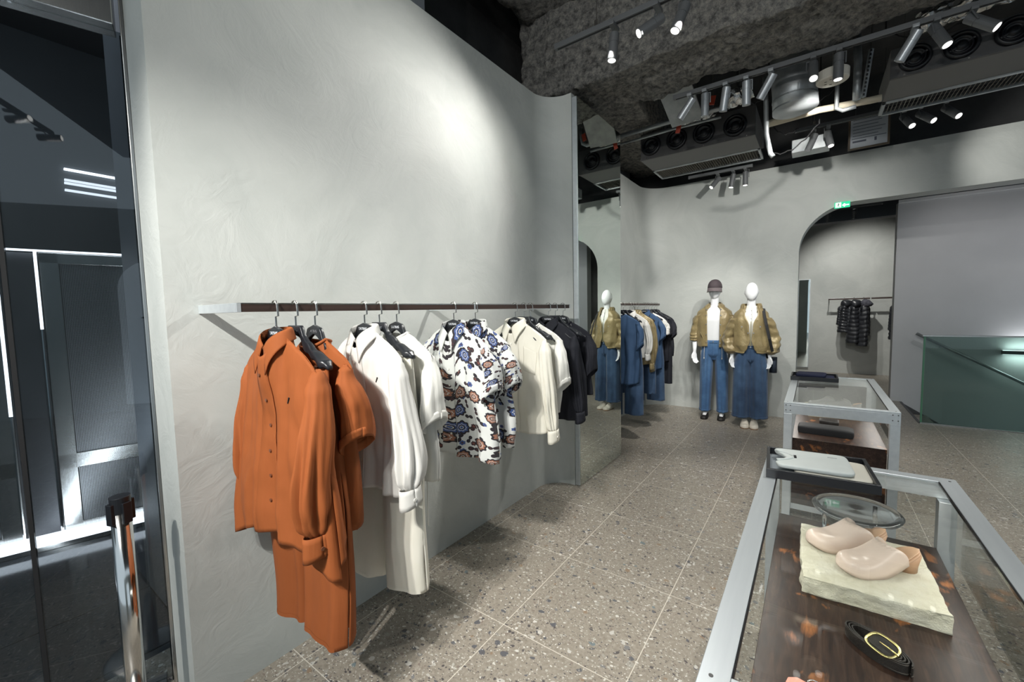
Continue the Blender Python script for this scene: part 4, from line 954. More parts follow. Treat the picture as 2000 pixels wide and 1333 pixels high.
def trousers(x, y, z, label, m, seed=1, top=-.232, hem=-1.285, hw=.20, lw=.118, D=.045, group=None, cord=True, kind='hanging_trousers', cat='trousers', rz=0, D_=None):
    T = thing(kind, label, cat, (x, y, z), rz, group); rnd = random.Random(seed); ph = [rnd.uniform(0, 6) for _ in range(6)]
    crotch = top-.30
    for s in (-1, 1):
        def L_(u, t, s=s):
            b = 2*PI*u; zz = lerp(top, hem, t); above = zz > crotch
            k = sst((top-zz)/(top-crotch)) if above else 1
            outer = s*lerp(hw*.90, hw+.02+.015*t, min(1, t*2)); inner = lerp(-s*.012, s*.006+s*.010*t, k)
            cx = (outer+inner)/2; rx = abs(outer-inner)/2; ry = lerp(.014, D, min(1, t*3))*(1+.35*t)
            f = 1+.16*min(1, t*3)*(sin(4*b+ph[0]+s)+.6*sin(7*b+ph[1]+t*2))
            e = 1 if abs(cos(b)) < .98 else 1
            return Vector((cx+rx*(abs(cos(b))**.8*(1 if cos(b) > 0 else -1)), ry*sin(b)*f+.012*sin(t*4+ph[2]+s)+.01*t*wob(u*4, t*4, seed), zz+.012*s*t))
        o = MB().grid(L_, 48, 56, lambda u, t: (u*.4, t)).build('trouser_leg', m, T, smooth=True, weld=True); md = o.modifiers.new('thick', 'SOLIDIFY'); md.thickness = .0018; md.offset = 0
        o = MB().grid(lambda u, t: L_(u, .985+.015*t)*1.0+Vector((0, -.0015 if .5 < u else .0015, 0)), 48, 2).build('leg_hem', m, T, smooth=True)
    MB().grid(lambda u, t: Vector((hw*.93*(abs(cos(2*PI*u))**.7*(1 if cos(2*PI*u) > 0 else -1)), .020*sin(2*PI*u)*(1+.1*sin(40*PI*u)), top+.004-.045*t)), 90, 3).build('waistband', m, T, smooth=True)
    if cord:
        q = MB()
        for s in (-.02, .015): q.tube([(s, -.024, top-.02), (s*1.3, -.05, top-.1), (s*1.6, -.062, top-.28)], .0028, 6)
        q.build('drawcord', m, T)
    return T
XB = -1.52; ZB = 1.548
GH = 'black printed hangers on the left wall rail'
def hk(y, lb, clips=False, txt=True, dim=False): hanger(XB, y, ZB+.0005, 'black hanger '+lb, GH, clips, dim=dim, txt=txt)
hk(.691, 'nearest on the left rail, holding the orange shirt'); hk(.759, 'holding the orange trousers by clips', True, dim=True); hk(.831, 'holding the orange short-sleeved top', dim=True)
hk(1.044, 'holding the white satin shirt'); hk(1.117, 'holding the cream trousers by clips', True); hk(1.209, 'holding the white short-sleeved top')
hk(1.575, 'holding the nearer floral shirt'); hk(1.745, 'holding the farther floral shirt')
hk(2.125, 'holding the cream shirt with a chest pocket'); hk(2.222, 'between the two cream tops', True); hk(2.300, 'holding the cream short-sleeved top')
hk(2.529, 'holding the black long shirt'); hk(2.623, 'holding the black trousers by clips', True); hk(2.737, 'holding the black short-sleeved top at the end')
BTN_B = mat('brown button', (.16, .06, .03), .3); BTN_P = mat('pearl button', (.8, .78, .72), .25); BTN_S = mat('silver button', (.6, .62, .65), .2, 1)
garment('hanging_shirt', XB, .691, ZB, 'rust orange long-sleeved button shirt hanging nearest on the left rail', 'shirt', ORANGE, seed=3, sw=.245, bw=.31, hem=-.80, tails=-.10, cuff_z=-.74, fold=.016, puff=1.0, D=.05, btn=BTN_B, hang=(.03, -.03), drop=.015, cuffm=ORANGE)
trousers(XB, .759, ZB, 'rust orange wide trousers clipped behind the orange shirt', ORANGE_D, 5, hem=-1.20, hw=.215, D=.042)
T_, f_ = garment('hanging_shirt', XB, .831, ZB, 'rust orange short-sleeved top hanging behind the orange trousers', 'top', ORANGE, seed=9, sw=.225, bw=.235, hem=-.80, tails=.0, sleeve='short', cuff_z=-.50, collar=False, placket=False, dip=.03, zn=-.135, D=.045)
MB().tube([f_(.9, 1), f_(.9, 1)+Vector((.02, -.01, -.10)), f_(.9, 1)+Vector((.02, -.012, -.20))], .0024, 6).build('tie_cord', ORANGE, T_)
garment('hanging_shirt', XB, 1.044, ZB, 'white satin long-sleeved shirt with gathered cuffs on the left rail', 'shirt', WHITE, seed=14, sw=.235, bw=.25, hem=-.76, tails=.0, cuff_z=-.72, fold=.014, puff=.9, D=.045, btn=BTN_P, hang=(.02, -.02), drop=.01)
trousers(XB, 1.117, ZB, 'cream wide trousers clipped behind the white satin shirt', CREAM, 8, hw=.215, hem=-1.205, D=.045, cord=False)
T_, f_ = garment('hanging_shirt', XB, 1.209, ZB, 'white short-sleeved top with hem cords, left of the floral shirts', 'top', OFFWH, seed=21, sw=.22, bw=.225, hem=-.77, tails=.0, sleeve='short', cuff_z=-.52, collar=False, placket=False, dip=.03, zn=-.130)
q = MB()
for a in (.78, .93): q.tube([f_(a, 1), f_(a, 1)+Vector((.01, -.01, -.10)), f_(a, 1)+Vector((.012, -.012, -.19))], .0024, 6)
q.build('tie_cord', OFFWH, T_)
garment('hanging_shirt', XB, 1.575, ZB, 'white shirt with dark floral print, long-tailed, nearer of the two floral shirts', 'shirt', FLORAL, seed=31, sw=.24, bw=.275, hem=-.775, tails=-.02, sleeve='short', cuff_z=-.46, fold=.014, D=.05, btn=BTN_P, uvs=1.0, dip=.075)
garment('hanging_shirt', XB, 1.745, ZB, 'white floral print short-sleeved shirt, farther and shorter of the two floral shirts', 'shirt', FLORAL, seed=44, sw=.235, bw=.245, hem=-.77, tails=.0, sleeve='short', cuff_z=-.45, fold=.010, btn=BTN_P, uvs=1.0)
T_, f_ = garment('hanging_shirt', XB, 2.125, ZB, 'cream long-sleeved shirt with a chest pocket hanging mid right rail', 'shirt', CREAM, seed=52, sw=.235, bw=.235, hem=-.80, tails=.02, cuff_z=-.76, fold=.006, pocket=True, btn=BTN_P, hang=(.03, -.02))
MB().bb(-.028, .028, .036, .040, -.165, -.138).build('neck_label', BLACKM, T_)
garment('hanging_shirt', XB, 2.300, ZB, 'cream short-sleeved top hanging between the cream shirt and the black clothes', 'top', OFFWH, seed=61, sw=.23, bw=.225, hem=-.70, tails=0, sleeve='short', cuff_z=-.53, collar=False, placket=False, dip=.03, zn=-.13)
garment('hanging_shirt', XB, 2.529, ZB, 'black long-sleeved shirt hanging nearest among the black clothes', 'shirt', NAVYBLK, seed=66, sw=.225, bw=.225, hem=-.80, tails=0, cuff_z=-.74, fold=.008, btn=BLACK, hang=(.0, -.01))
trousers(XB, 2.623, ZB, 'black shorts clipped to a hanger among the black clothes', NAVYBLK, 12, hem=-.80, hw=.21, D=.05, cord=False, kind='hanging_shorts', cat='shorts')
garment('hanging_shirt', XB, 2.737, ZB, 'black short-sleeved top at the far end of the left rail', 'top', NAVYBLK, seed=71, sw=.225, bw=.225, hem=-.66, tails=0, sleeve='short', cuff_z=-.50, collar=False, placket=False, dip=.03, zn=-.13)

# rear rail
X2, Z2 = -1.78, 1.575; G2 = 'hangers on the rear left rail'
rear = [(4.53, 'blue', 'b1'), (4.83, 'white', 'w1'), (4.91, 'khaki', 'k1'), (5.0, 'khaki', 'k2'), (5.36, 'blue', 'b2'), (5.43, 'denim', 'd'), (5.52, 'white', 'w2'), (5.65, 'black', 'bk1'), (5.78, 'black', 'bk2'), (5.88, 'black', 'bk3')]
DS = {'b1': 'blue short-sleeved shirt', 'w1': 'white long-sleeved blouse', 'k1': 'nearer khaki jacket', 'k2': 'farther khaki jacket', 'b2': 'mid-blue short-sleeved shirt', 'd': 'blue jeans', 'w2': 'small white top', 'bk1': 'first black top', 'bk2': 'long black trousers', 'bk3': 'last black top'}
for y, c_, k in rear: hanger(X2, y, Z2+.0005, 'black hanger on the rear left rail holding the '+DS[k], G2, clips=k in ('d', 'bk2'), detail=False, txt=k in ('k1', 'b2', 'k2'))
trousers(X2, 4.63, Z2, 'dark blue jeans hanging at the near end of the rear left rail', DENIM_D, 20, hem=-1.29, hw=.20, cord=False); hanger(X2, 4.63, Z2+.0005, 'black hanger on the rear rail holding the nearest dark jeans', G2, clips=True, detail=False, txt=False)
garment('hanging_shirt', X2, 4.53, Z2, 'blue short-sleeved shirt nearest on the rear left rail', 'shirt', BLUE, seed=80, hem=-.92, sleeve='short', cuff_z=-.50, collar=False, placket=False, zn=-.13, dip=.03, bw=.23)
garment('hanging_shirt', X2, 4.83, Z2, 'white long-sleeved blouse beside the khaki jackets on the rear rail', 'blouse', WHITE, seed=81, hem=-.66, cuff_z=-.60, bw=.22, btn=BTN_P)
garment('hanging_jacket', X2, 4.92, Z2, 'shiny khaki hooded jacket, nearer of two on the rear rail', 'jacket', KHAKI, seed=82, hem=-.74, cuff_z=-.72, bw=.24, D=.06, btn=BTN_S)
garment('hanging_jacket', X2, 5.04, Z2, 'shiny khaki jacket, farther of two on the rear rail', 'jacket', KHAKI, seed=83, hem=-.72, cuff_z=-.76, bw=.24, D=.05, btn=BTN_S)
trousers(X2, 5.10, Z2, 'blue jeans hanging just behind the khaki jackets', DENIM_D, 22, hem=-1.12, hw=.20, cord=False); hanger(X2, 5.10, Z2+.0005, 'black hanger on the rear left rail holding jeans behind the jackets', G2, clips=True, detail=False, txt=False)
garment('hanging_shirt', X2, 5.36, Z2, 'mid-blue short-sleeved shirt in the middle of the rear rail', 'shirt', BLUE, seed=84, hem=-.86, sleeve='short', cuff_z=-.46, bw=.23, btn=BTN_S)
trousers(X2, 5.43, Z2, 'blue wide jeans hanging beside the mid-blue shirt on the rear rail', DENIM_D, 24, hem=-1.27, hw=.21, cord=False)
garment('hanging_shirt', X2, 5.52, Z2, 'small white long-sleeved top near the far end of the rear rail', 'top', WHITE, seed=85, hem=-.44, cuff_z=-.34, bw=.22, collar=False, placket=False, zn=-.13, dip=.03)
garment('hanging_shirt', X2, 5.65, Z2, 'black long top near the far end of the rear rail', 'top', NAVYBLK, seed=86, hem=-.80, sleeve='short', cuff_z=-.45, collar=False, placket=False, zn=-.13, dip=.03, bw=.23)
trousers(X2, 5.78, Z2, 'long black trousers near the far end of the rear rail', NAVYBLK, 25, hem=-1.10, hw=.21, cord=False)
garment('hanging_shirt', X2, 5.88, Z2, 'black short-sleeved top last on the rear rail', 'top', NAVYBLK, seed=87, hem=-.74, sleeve='short', cuff_z=-.46, collar=False, placket=False, zn=-.13, dip=.03, bw=.24)

# room beyond the arch
RB = thing('clothes_rail', 'thin dark clothes rail on the wall beyond the arch', 'clothes rail', (.235, 11.25, 1.635))
MB().bb(0, .68, -.012, .012, -.03, 0).bb(.70, 1.2, -.012, .012, -.03, 0).build('bar', DARKWOOD_RAIL, RB)
MB().bb(0, 1.2, -.012, .012, 0.0005, .006).build('steel_top', STEEL, RB)
MB().bb(.01, .025, .012, .34, -.03, 0).bb(.655, .672, -.01, .01, -.42, -.03).bb(.655, .672, .0, .345, -.42, -.405).build('bracket', STEEL, RB)
PUFF = vary('glossy black quilted nylon', (.012, .013, .016), (.03, .032, .037), .35, 8)
FUR = vary('dark fur', (.03, .032, .045), (.10, .10, .12), .95, 22, bs=1.0, bscale=70)
def puffer(x, y, z, w, hem, label, fur, seed):
    hanger(x, y, z, 'hanger holding the '+label.replace(',', '')[:60].rsplit(' ', 1)[0], 'hangers beyond the arch', detail=False, txt=False, rz=R(70))
    T = thing('hanging_puffer_coat', label, 'coat', (x, y, z))
    T.rotation_euler = (0, 0, R(12))
    def f(u, t, rx, ry, cx, z0, z1, q):
        b = 2*PI*u; k = math.sqrt(min(1, t*9))*(1+.09*abs(sin(t*q*PI+.5*sin(b*2+seed)))-.05); k *= 1+.09*sin(3*b+seed+t*3)+.08*wob(cos(b)*2, t*6, seed)
        return Vector((cx+rx*k*cos(b), ry*k*sin(b), lerp(z0, z1, t)))
    MB().grid(lambda u, t: f(u, t, w*(.62+.42*t), .13, 0, -.10, hem, 10), 32, 80).build('quilted_body', PUFF, T, smooth=True)
    for s in (-1, 1): MB().grid(lambda u, t, s=s: f(u, t, .05, .06, s*(w*.55+.02*t), -.16, hem*.78, 8), 20, 64).build('quilted_sleeve', PUFF, T, smooth=True)
    h = MB().lathe([(.0005, .075), (.06, .06), (.085, .02), (.09, -.03), (.07, -.07), (.0005, -.09)], 24)
    for p in h.v: p += Vector((noise.noise(p*14+Vector((seed, 0, 0))), noise.noise(p*14+Vector((0, seed, 0))), noise.noise(p*14)))*.03
    h.xform(Matrix.Translation((.03, -.06, -.11)) @ Matrix.Diagonal((1.1, 1, 1, 1))).build('hood', FUR if fur else PUFF, T, smooth=True)
puffer(.50, 11.25, 1.64, .10, -.72, 'short black quilted coat, leftmost beyond the arch', False, 1)
puffer(.655, 11.2, 1.64, .105, -.94, 'long black quilted coat, middle one beyond the arch', False, 2)
puffer(.81, 11.2, 1.64, .105, -1.0, 'long black quilted coat with grey fur hood, rightmost of three beyond the arch', True, 3)
puffer(1.33, 11.25, 1.64, .10, -.86, 'dark coat half hidden behind the grey panel beyond the arch', False, 4)
M2 = thing('wall_mirror', 'narrow tall mirror on the wall beyond the arch, left edge', 'mirror', (-.2, 11.56, 1.09))
MB().bb(-.115, .115, 0, .03, -1.0, 1.0).build('frame', ALU, M2, bevel=.002); MB().bb(-.10, .10, -.003, -.0005, -.985, .985).build('mirror_glass', MIRROR, M2)
# ------------------------------------------------------------ mannequins
def joined(name, m, parent, pieces, voxel=.006, smooth=5):
    mb = MB()
    for p in pieces: p(mb)
    o = mb.build(name, m, parent, smooth=True)
    r = o.modifiers.new('remesh', 'REMESH'); r.mode = 'VOXEL'; r.voxel_size = voxel; r.use_smooth_shade = True
    s = o.modifiers.new('smooth', 'SMOOTH'); s.factor = .5; s.iterations = smooth
    return o
def limb(pts, rs, n=14): return lambda mb: mb.tube(pts, rs, n)
def ball(mb, c, r, sc=(1, 1, 1), n=18):
    c = Vector(c); rings = []
    for i in range(1, 12):
        a = PI*i/12; rings.append([c+Vector((r*sc[0]*sin(a)*cos(2*PI*k/n), r*sc[1]*sin(a)*sin(2*PI*k/n), r*sc[2]*cos(a))) for k in range(n)])
    mb.loft(rings)
def capsule(a, b, r0, r1):
    a, b = Vector(a), Vector(b); d = (b-a).normalized()
    return lambda mb: mb.tube([a-d*r0*.9, a-d*r0*.5, a, b, b+d*r1*.5, b+d*r1*.9], [r0*.4, r0*.85, r0, r1, r1*.85, r1*.4], 10)
def hand(w, s, sc=1.0):
    pcs = hand0(w, s, sc*1.02); W0 = Vector(w); RM = Matrix.Rotation(R(s*48), 3, 'Z')
    def wrap(f):
        def g(mb):
            n0 = len(mb.v); f(mb)
            for i in range(n0, len(mb.v)): mb.v[i] = W0+RM @ (mb.v[i]-W0)
        return g
    return [wrap(f) for f in pcs]
def hand0(w, s, sc=1.0):
    """relaxed hand hanging from wrist w; s = +1 for the mannequin's hand on +x side; back of the hand faces outward"""
    w = Vector(w); P = []
    P.append(lambda mb: mb.tube([w+Vector((0, 0, .02)), w+Vector((0, -.002, -.02*sc)), w+Vector((-s*.004, -.004, -.055*sc)), w+Vector((-s*.008, -.004, -.092*sc))], [.020*sc, .024*sc, .037*sc, .034*sc], 14, ry=[.024*sc, .017*sc, .014*sc, .012*sc], up=(1, 0, 0)))
    for k, (dy, L) in enumerate(((-.029, .070), (-.010, .080), (.009, .076), (.026, .060))):
        a = w+Vector((-s*.008, dy*sc-.004, -.088*sc)); b = a+Vector((-s*.010, dy*.10, -.50*L*sc)); c = b+Vector((-s*.022*sc, 0, -.30*L*sc)); d = c+Vector((-s*.016*sc, .001, -.14*L*sc))
        P += [capsule(a, b, .0088*sc, .0078*sc), capsule(b, c, .0078*sc, .0070*sc), capsule(c, d, .0070*sc, .0058*sc)]
    a = w+Vector((-s*.004, -.028*sc, -.030*sc)); b = a+Vector((-s*.006, -.022*sc, -.036*sc)); c = b+Vector((-s*.010, -.004*sc, -.030*sc))
    P += [capsule(a, b, .0125*sc, .0095*sc), capsule(b, c, .0092*sc, .0068*sc)]
    return P
def mannequin(loc, rz, H, label, female):
    T = thing('mannequin', label, 'mannequin', loc, rz); k = H/1.85
    def V(x, y, z): return Vector((x*k, y*k, z*k))
    fx = .10 if not female else .054; sh = .205 if not female else .175; P = []
    # torso
    prof = [(.875, .07, .035), (.90, .11, .055), (.94, .13, .075), (1.0, .135, .09), (1.10, .13, .088), (1.22, .145, .10), (1.34, .165, .108), (1.44, .155, .085), (1.50, .085, .06), (1.535, .052, .052)]
    P.append(lambda mb: mb.loft([[V(a*cos(2*PI*j/24), b*sin(2*PI*j/24)+.0, z) for j in range(24)] for z, a, b in prof]))
    P.append(lambda mb: mb.tube([V(0, 0, 1.50), V(0, -.004, 1.58), V(0, -.012, 1.66)], [.055*k, .050*k, .052*k], 18))
    # head: egg with chin, faint brow and nose ridge
    hz = 1.735
    def head(mb):
        rings = []
        for i in range(1, 20):
            a = PI*i/20; z = cos(a); r = sin(a)
            wx = .077*(1-.20*max(0, -z)**1.4); wy = .098
            ring = []
            for j in range(24):
                b = 2*PI*j/24; x = wx*r*cos(b); y = wy*r*sin(b)
                if sin(b) < 0: y *= (.98+.05*math.exp(-((z+.12)/.22)**2)*math.exp(-(cos(b)/.22)**2)+.04*math.exp(-((z+.72)/.2)**2))
                ring.append(V(x, y-.012-.016*max(0, -z), hz+.122*z))
            rings.append(ring)
        mb.loft(rings)
    P.append(head)
    for s in (-1, 1): P.append(lambda mb, s=s: ball(mb, V(s*.077, .005, hz-.005), .019*k, (.35, .8, 1.35), 12))
    arms = {}
    for s in (-1, 1):
        S0, S1 = V(s*(sh-.06), 0, 1.41), V(s*(sh-.035), .004, 1.375)
        E = V(s*(sh+.045), .02, 1.155); Wr = V(s*(sh+.035), -.035, .915)
        arms[s] = (S1, E, Wr)
        P.append(limb([S0, S1, S1.lerp(E, .5), E, E.lerp(Wr, .35), Wr+V(0, 0, .02), Wr], [.048*k, .045*k, .042*k, .037*k, .036*k, .024*k, .021*k]))
        P += hand(Wr, s, k*(1.0 if not female else .92))
        P.append(limb([V(s*.085, 0, .93), V(s*.092, -.005, .78), V(s*(.095 if not female else .085), -.004, .50), V(s*(.096 if not female else .07), .012, .36), V(s*fx, .016, .10)], [.085*k, .078*k, .056*k, .054*k, .034*k]))
        P.append(limb([V(s*fx, .03, .085), V(s*(fx+.003), -.03, .055), V(s*(fx+.004), -.10, .034)], [.032*k, .034*k, .024*k]))
    joined('body', MANNEQ, T, P, .0065)
    return T, V, arms, k
def tubegrid(name, T, m, fn, nu, nv, thick=.002, **kw):
    o = MB().grid(fn, nu, nv).build(name, m, T, smooth=True, weld=kw.get('weld', True)); md = o.modifiers.new('thick', 'SOLIDIFY'); md.thickness = thick; md.offset = 0; return o
def polypath(pts, t):
    n = len(pts)-1; i = min(n-1, int(t*n)); return pts[i].lerp(pts[i+1], t*n-i)
def sleeve_arm(T, m, S1, E, Wr, rs, end=1.0, seed=0, name='sleeve', fr=.1):
    pts = [S1+Vector((-.028 if S1.x > 0 else .028, 0, .030)), S1, E, Wr]
    P = [polypath(pts[0:2], 0), pts[1]]+[S1.lerp(E, a) for a in (.25, .5, .75)]+[E]+[E.lerp(Wr, a*end) for a in (.25, .5, .75, 1)]
    def f(u, t):
        p = polypath(P, t); b = 2*PI*u; r = interp(t, rs)
        k = 1+fr*(sin(t*34+2.2*sin(b)+seed)*.5+.6*sin(4*b+t*5+seed)+.8*wob(cos(b)*2, t*9, seed))
        return p+Vector((r*k*cos(b), r*k*1.1*sin(b), .25*r*cos(b)*(-1 if S1.x > 0 else 1)*(1-t)))
    return tubegrid(name, T, m, f, 40, 60)
def torso_shell(T, m, V, prof, gap, name, seed, fr=.05, nz=50, puff=0):
    # prof: (z, rx, ry) from top to hem; gap(t) = half angle of the front opening
    def at(t):
        n = len(prof)-1; i = min(n-1, int(t*n)); f = t*n-i; a, b = prof[i], prof[i+1]; return [lerp(a[j], b[j], f) for j in range(3)]
    def f(u, t):
        z, rx, ry = at(t); g = gap(t); th = -PI/2+g+(2*PI-2*g)*u
        k = 1+fr*(.7*sin(6*th+seed+t*3)+.5*sin(11*th-t*4+seed)+1.1*wob(cos(th)*2.4+seed, sin(th)*2.4+t*5, seed))*min(1, t*4)
        return V(rx*k*cos(th), ry*k*sin(th), z+.006*sin(5*th+seed)*t)
    tubegrid(name, T, m, f, 84, nz, .003, weld=gap(.5) < .001); return f
def jeans(T, m, V, k, hem, wleg, seed, dm=None, top=1.065):
    for s in (-1, 1):
        def f(u, t, s=s):
            b = 2*PI*u; z = lerp(top, hem, t); cr = .83; q = sst((top-z)/(top-cr)) if z > cr else 1
            out = s*lerp(.150, wleg[0] if t < .3 else lerp(wleg[0], wleg[1], (t-.3)/.7), min(1, t*3.4)); inn = lerp(-s*.01, s*.010 if wleg[1] < .2 else -s*.010, q) + s*(.0+.030*max(0, (t-.3)/.7))*(1 if wleg[1] < .2 else .0)
            cx, rx = (out+inn)/2, abs(out-inn)/2; ry = lerp(.112, wleg[2], t)
            kk = 1+.085*min(1, t*4)*(sin(5*b+seed+s+t*2)+.6*sin(9*b-t*3+seed)+.9*wob(cos(b)*2+s, t*8, seed))
            return V(cx+rx*cos(b), ry*kk*sin(b)+.004, z)
        o = tubegrid('trouser_leg', T, m, f, 44, 60)
        tubegrid('leg_hem', T, dm or m, lambda u, t, f=f: f(u, .975+.027*t)+((f(u, 1)-f(0, 1).lerp(f(.5, 1), .5)).normalized()*.003 if True else 0), 44, 3, .003)
    def hp(u, t):
        b = 2*PI*u; z = lerp(top-.01, .80, t); return V(interp(t, [(0, .150), (.5, .158), (1, .10)])*cos(b), interp(t, [(0, .112), (.65, .113), (1, .062)])*sin(b)+.004, z)
    tubegrid('trouser_seat', T, m, hp, 48, 16)
    def wb(u, t): b = 2*PI*u; return V(.152*cos(b), .113*sin(b)+.004, top+.006-.042*t)
    tubegrid('waistband', T, m, wb, 48, 3, .004)
    p = V(0, -.114, top-.012); MB().tube([p, p+Vector((0, -.004, 0))], .009*k, 14).build('waist_button', BTN_S, T)
    MB().bb(-.004, .004, -.120*k-.004, -.118*k, (top-.2)*k, (top-.03)*k).build('fly_seam', dm or m, T)
def shoe(T, V, s, m, L, w, h, y0, x=.105, name='shoe', turn=0):
    def f(u, t):
        b = PI*u; y = lerp(.07, .07-L, t); ww = w*(.74+.26*sst(t*1.6))*math.sqrt(max(0.0004, 1-max(0, (t-.72)/.28)**2.4))*math.sqrt(max(.0004, 1-max(0, (.14-t)/.14)**2))
        hh = h*(1-.52*sst((t-.35)/.4))*math.sqrt(max(.01, 1-max(0, (t-.86)/.14)**2))
        return V(s*x+ww*cos(b), y+y0, .010+hh*sin(b)**.7)
    o = tubegrid(name, T, m, f, 24, 30, .003); so = MB()
    rings = []
    for z, g in ((.0, .97), (.012, 1.03)):
        ring = []
        for j in range(40):
            a = j/40; t = a*2 if a < .5 else (1-a)*2; p = f(0 if a < .5 else 1, min(.995, max(.005, t))); c = V(s*x, y0+.07-L/2, 0); ring.append(Vector((c.x+(p.x-c.x)*g, c.y+(p.y-c.y)*g, z)))
        rings.append(ring)
    so.loft(rings).build('shoe_sole', BLACKM if m is LEATHB else CLOGW, o); return o
CAPM = vary('dark plum cap cloth', (.045, .032, .038), (.07, .055, .06), .85, 12)

def male():
    T, V, arms, k = mannequin((-1.085, 6.13, 0), R(4), 1.84, 'white male mannequin in khaki jacket, straight jeans and dark cap', False)
    # tee
    prof = [(1.535, .062, .060), (1.50, .105, .072), (1.44, .165, .095), (1.34, .178, .118), (1.2, .160, .112), (1.09, .150, .108), (1.045, .143, .103)]
    torso_shell(T, mat('white jersey', (.78, .79, .80), .8), V, prof, lambda t: 0.0, 'white_tee', 2, .015)
    prof = [(1.560, .075, .078), (1.515, .125, .088), (1.455, .200, .110), (1.36, .225, .135), (1.2, .218, .140), (1.08, .215, .140), (.985, .205, .138)]
    f = torso_shell(T, KHAKI, V, prof, lambda t: lerp(.62, .34, sst(t*2)), 'jacket', 5, .03)
    for s in (-1, 1):
        S1, E, Wr = arms[s]; sleeve_arm(T, KHAKI, S1+Vector((s*.026, 0, .012)), E, Wr, [(0, .070), (.15, .068), (.5, .062), (.8, .060), (.93, .056), (1, .044)], .42, 3+s, 'jacket_sleeve', .10)
        # collar flap
        def c_(u, v, s=s):
            a = lerp(0, 1, u); th = PI/2 - s*0 + (PI-.55)*a*(1 if s < 0 else -1)
            lx, ly = .078*cos(th), .080*sin(th)
            return V(lx*(1+.45*v)+ (s*.035*v*a**3), ly*(1+.30*v), 1.580-.045*a**2*0-.030*v-.055*a**2.5-.035*v*a**4)
        tubegrid('jacket_collar', T, KHAKI, c_, 24, 5, .003)
        q = MB()
        for j in range(5): p = f(0 if s > 0 else 1, .26+j*.16); q.tube([p+Vector((s*.012, -.004, 0)), p+Vector((s*.012, -.009, 0))], .0065, 12)
        q.build('snap_button', BTN_S, T)
        q = MB().box(V(s*.135, -.118, 1.12), (.008, .012, .13), ry=R(s*22), rz=R(s*-25)); q.build('pocket_welt', KHAKI, T, bevel=.002)
        MB().tube([V(s*.105, -.135, .985), V(s*.108, -.142, .90), V(s*.108, -.142, .82)], .0022, 6).tube([V(s*.108, -.142, .845), V(s*.108, -.142, .825)], .006, 8).build('hem_cord', mat('pale cord', (.6, .58, .52), .7), T)
        shoe(T, V, s, LEATHB, .27, .046, .075, .02, .103 if s < 0 else .103)
    jeans(T, DENIM, V, k, .10, (.172, .178, .098), 4)
    # cap
    cp = thing('q', '', ''); bpy.data.objects.remove(cp)
    def crown(u, t):
        b = 2*PI*u; a = t*PI/2; return V(.088*cos(b)*sin(a)**.9, -.010+.108*sin(b)*sin(a)**.9, 1.765+.118*cos(a)**.9)
    tubegrid('cap', T, CAPM, crown, 36, 14, .003)
    c = bpy.data.objects[-1] if False else None
    def brim(u, v): a = lerp(PI*1.12, PI*1.88, u); return V(.088*cos(a)*(1+.12*v), -.010+.108*sin(a)*(1+.72*v*(-sin(a))**1.2), 1.768-.045*v+.018*cos(a)**2*-1*v)
    tubegrid('cap_brim', T, vary('worn plum cap brim', (.13, .105, .11), (.17, .14, .145), .85, 12), brim, 20, 6, .005)
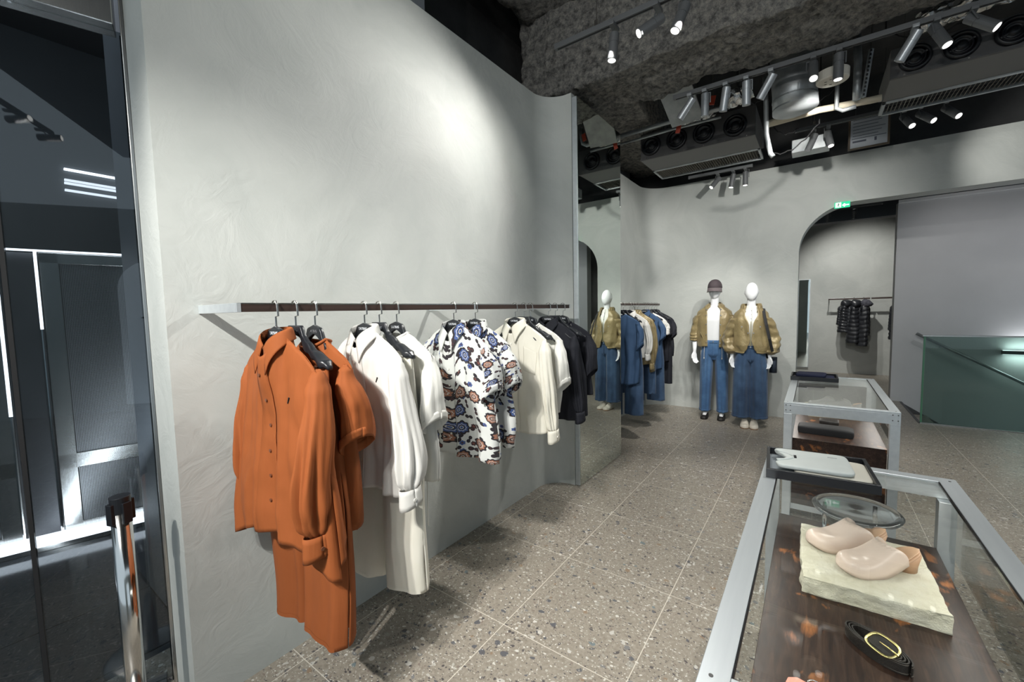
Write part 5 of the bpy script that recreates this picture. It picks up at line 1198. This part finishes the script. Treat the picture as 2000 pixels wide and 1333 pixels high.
def female():
    T, V, arms, k = mannequin((-.635, 5.93, 0), R(6), 1.79, 'white female mannequin in gathered khaki blouson and very wide jeans', True)
    prof = [(1.560, .062, .062), (1.50, .105, .072), (1.44, .155, .095), (1.34, .165, .115), (1.2, .150, .105), (1.05, .155, .108)]
    torso_shell(T, mat('ivory shirting', (.74, .73, .68), .8), V, prof, lambda t: 0.04, 'white_shirt', 2, .015)
    q = MB()
    for j in range(3): q.tube([V(0, -.085-.012*j, 1.50-.05*j), V(0, -.090-.012*j, 1.50-.05*j)], .004, 8)
    q.build('shirt_button', BLACKM, T)
    prof = [(1.590, .105, .092), (1.535, .120, .092), (1.47, .185, .110), (1.38, .215, .135), (1.25, .205, .140), (1.17, .200, .140), (1.06, .222, .155), (1.00, .212, .145), (.965, .200, .138)]
    gp = [(0, .75), (.25, .40), (.45, .10), (.68, .035), (.80, .16), (1, .36)]
    f = torso_shell(T, KHAKI, V, prof, lambda t: interp(t, gp), 'jacket', 9, .045)
    tubegrid('jacket_hem_band', T, KHAKI, lambda u, t: f(u, .945+.06*t)*1.0+Vector((0, 0, 0)), 84, 3, .008, weld=False)
    # gathered stand collar
    def col(u, v):
        th = -PI/2+.62+(2*PI-1.24)*u; k_ = 1+.05*sin(18*th)+.04*sin(31*th+v*4)
        return V(.098*k_*cos(th)*(1+.16*sin(PI*v)), .085*k_*sin(th)*(1+.16*sin(PI*v)), 1.505+.085*v-.045*max(0, -sin(th))**2)
    tubegrid('jacket_collar', T, KHAKI, col, 90, 8, .006, weld=False)
    for s in (-1, 1):
        S1, E, Wr = arms[s]; E2 = E+Vector((s*.035, .01, 0)); W2 = Wr+Vector((s*.012, .0, .02))
        sleeve_arm(T, KHAKI, S1+Vector((s*.030, 0, .018)), E2, W2, [(0, .070), (.15, .072), (.5, .070), (.8, .082), (.92, .080), (.97, .052), (1, .032)], .96, 7+s, 'jacket_sleeve', .11)
        q = MB(); q.tube([V(s*.10, -.150, 1.30), V(s*.10, -.155, 1.30)], .006, 10).tube([V(s*.03, -.150, 1.22), V(s*.03, -.155, 1.22)], .006, 10).build('snap_button', BTN_S, T)
        shoe(T, V, s, vary('cream leather clog', (.72, .66, .56), (.78, .72, .62), .4, 5), .25, .050, .085, -.02, .052, 'clog_shoe')
    MB().box(V(0, -.147, 1.21), (.007, .006, .30)).build('zip', mat('brass zip', (.5, .42, .2), .35, 1), T)
    jeans(T, DENIM_D, V, k, .125, (.195, .205, .13), 8, top=1.05)
    return T, V, arms, k
male(); Tf, Vf, af, kf = female()
BG = thing('shoulder_bag', 'dark shoulder bag with black strap worn by the female mannequin', 'bag', (-.635, 5.93, 0), R(6))
q = MB(); Wd = .018
P = [Vf(.20, .125, .88), Vf(.15, .135, .98), Vf(.150, .135, 1.30), Vf(.142, .06, 1.50), Vf(.132, -.03, 1.525), Vf(.140, -.10, 1.455), Vf(.165, -.150, 1.32), Vf(.20, -.165, 1.15), Vf(.235, -.115, .99)]
P = [P[0]]+[a.lerp(b, t) for a, b in zip(P, P[1:]) for t in (.5, 1)]
q.tube(P, .0022, 8, ry=.017, up=(0, 0, 1)); q.build('strap', BLACKM, BG, smooth=False)
MB().loft([[Vf(.255+.042*cos(2*PI*j/20), .09+a*sin(2*PI*j/20), z) for j in range(20)] for z, a in ((.70, .05), (.715, .10), (.80, .12), (.88, .10), (.90, .05))]).build('bag_body', mat('dark navy canvas', (.02, .03, .05), .7), BG, smooth=True)

# room opposite, seen only as a reflection in the storefront glass
RO = thing('clothes_rail', 'clothes rail inside the opening of the opposite wall, seen reflected in the storefront', 'clothes rail', (5.1, -2.1, 1.55))
MB().bb(-.012, .012, 0, 2.6, -.03, 0).build('bar', DARKWOOD_RAIL, RO)
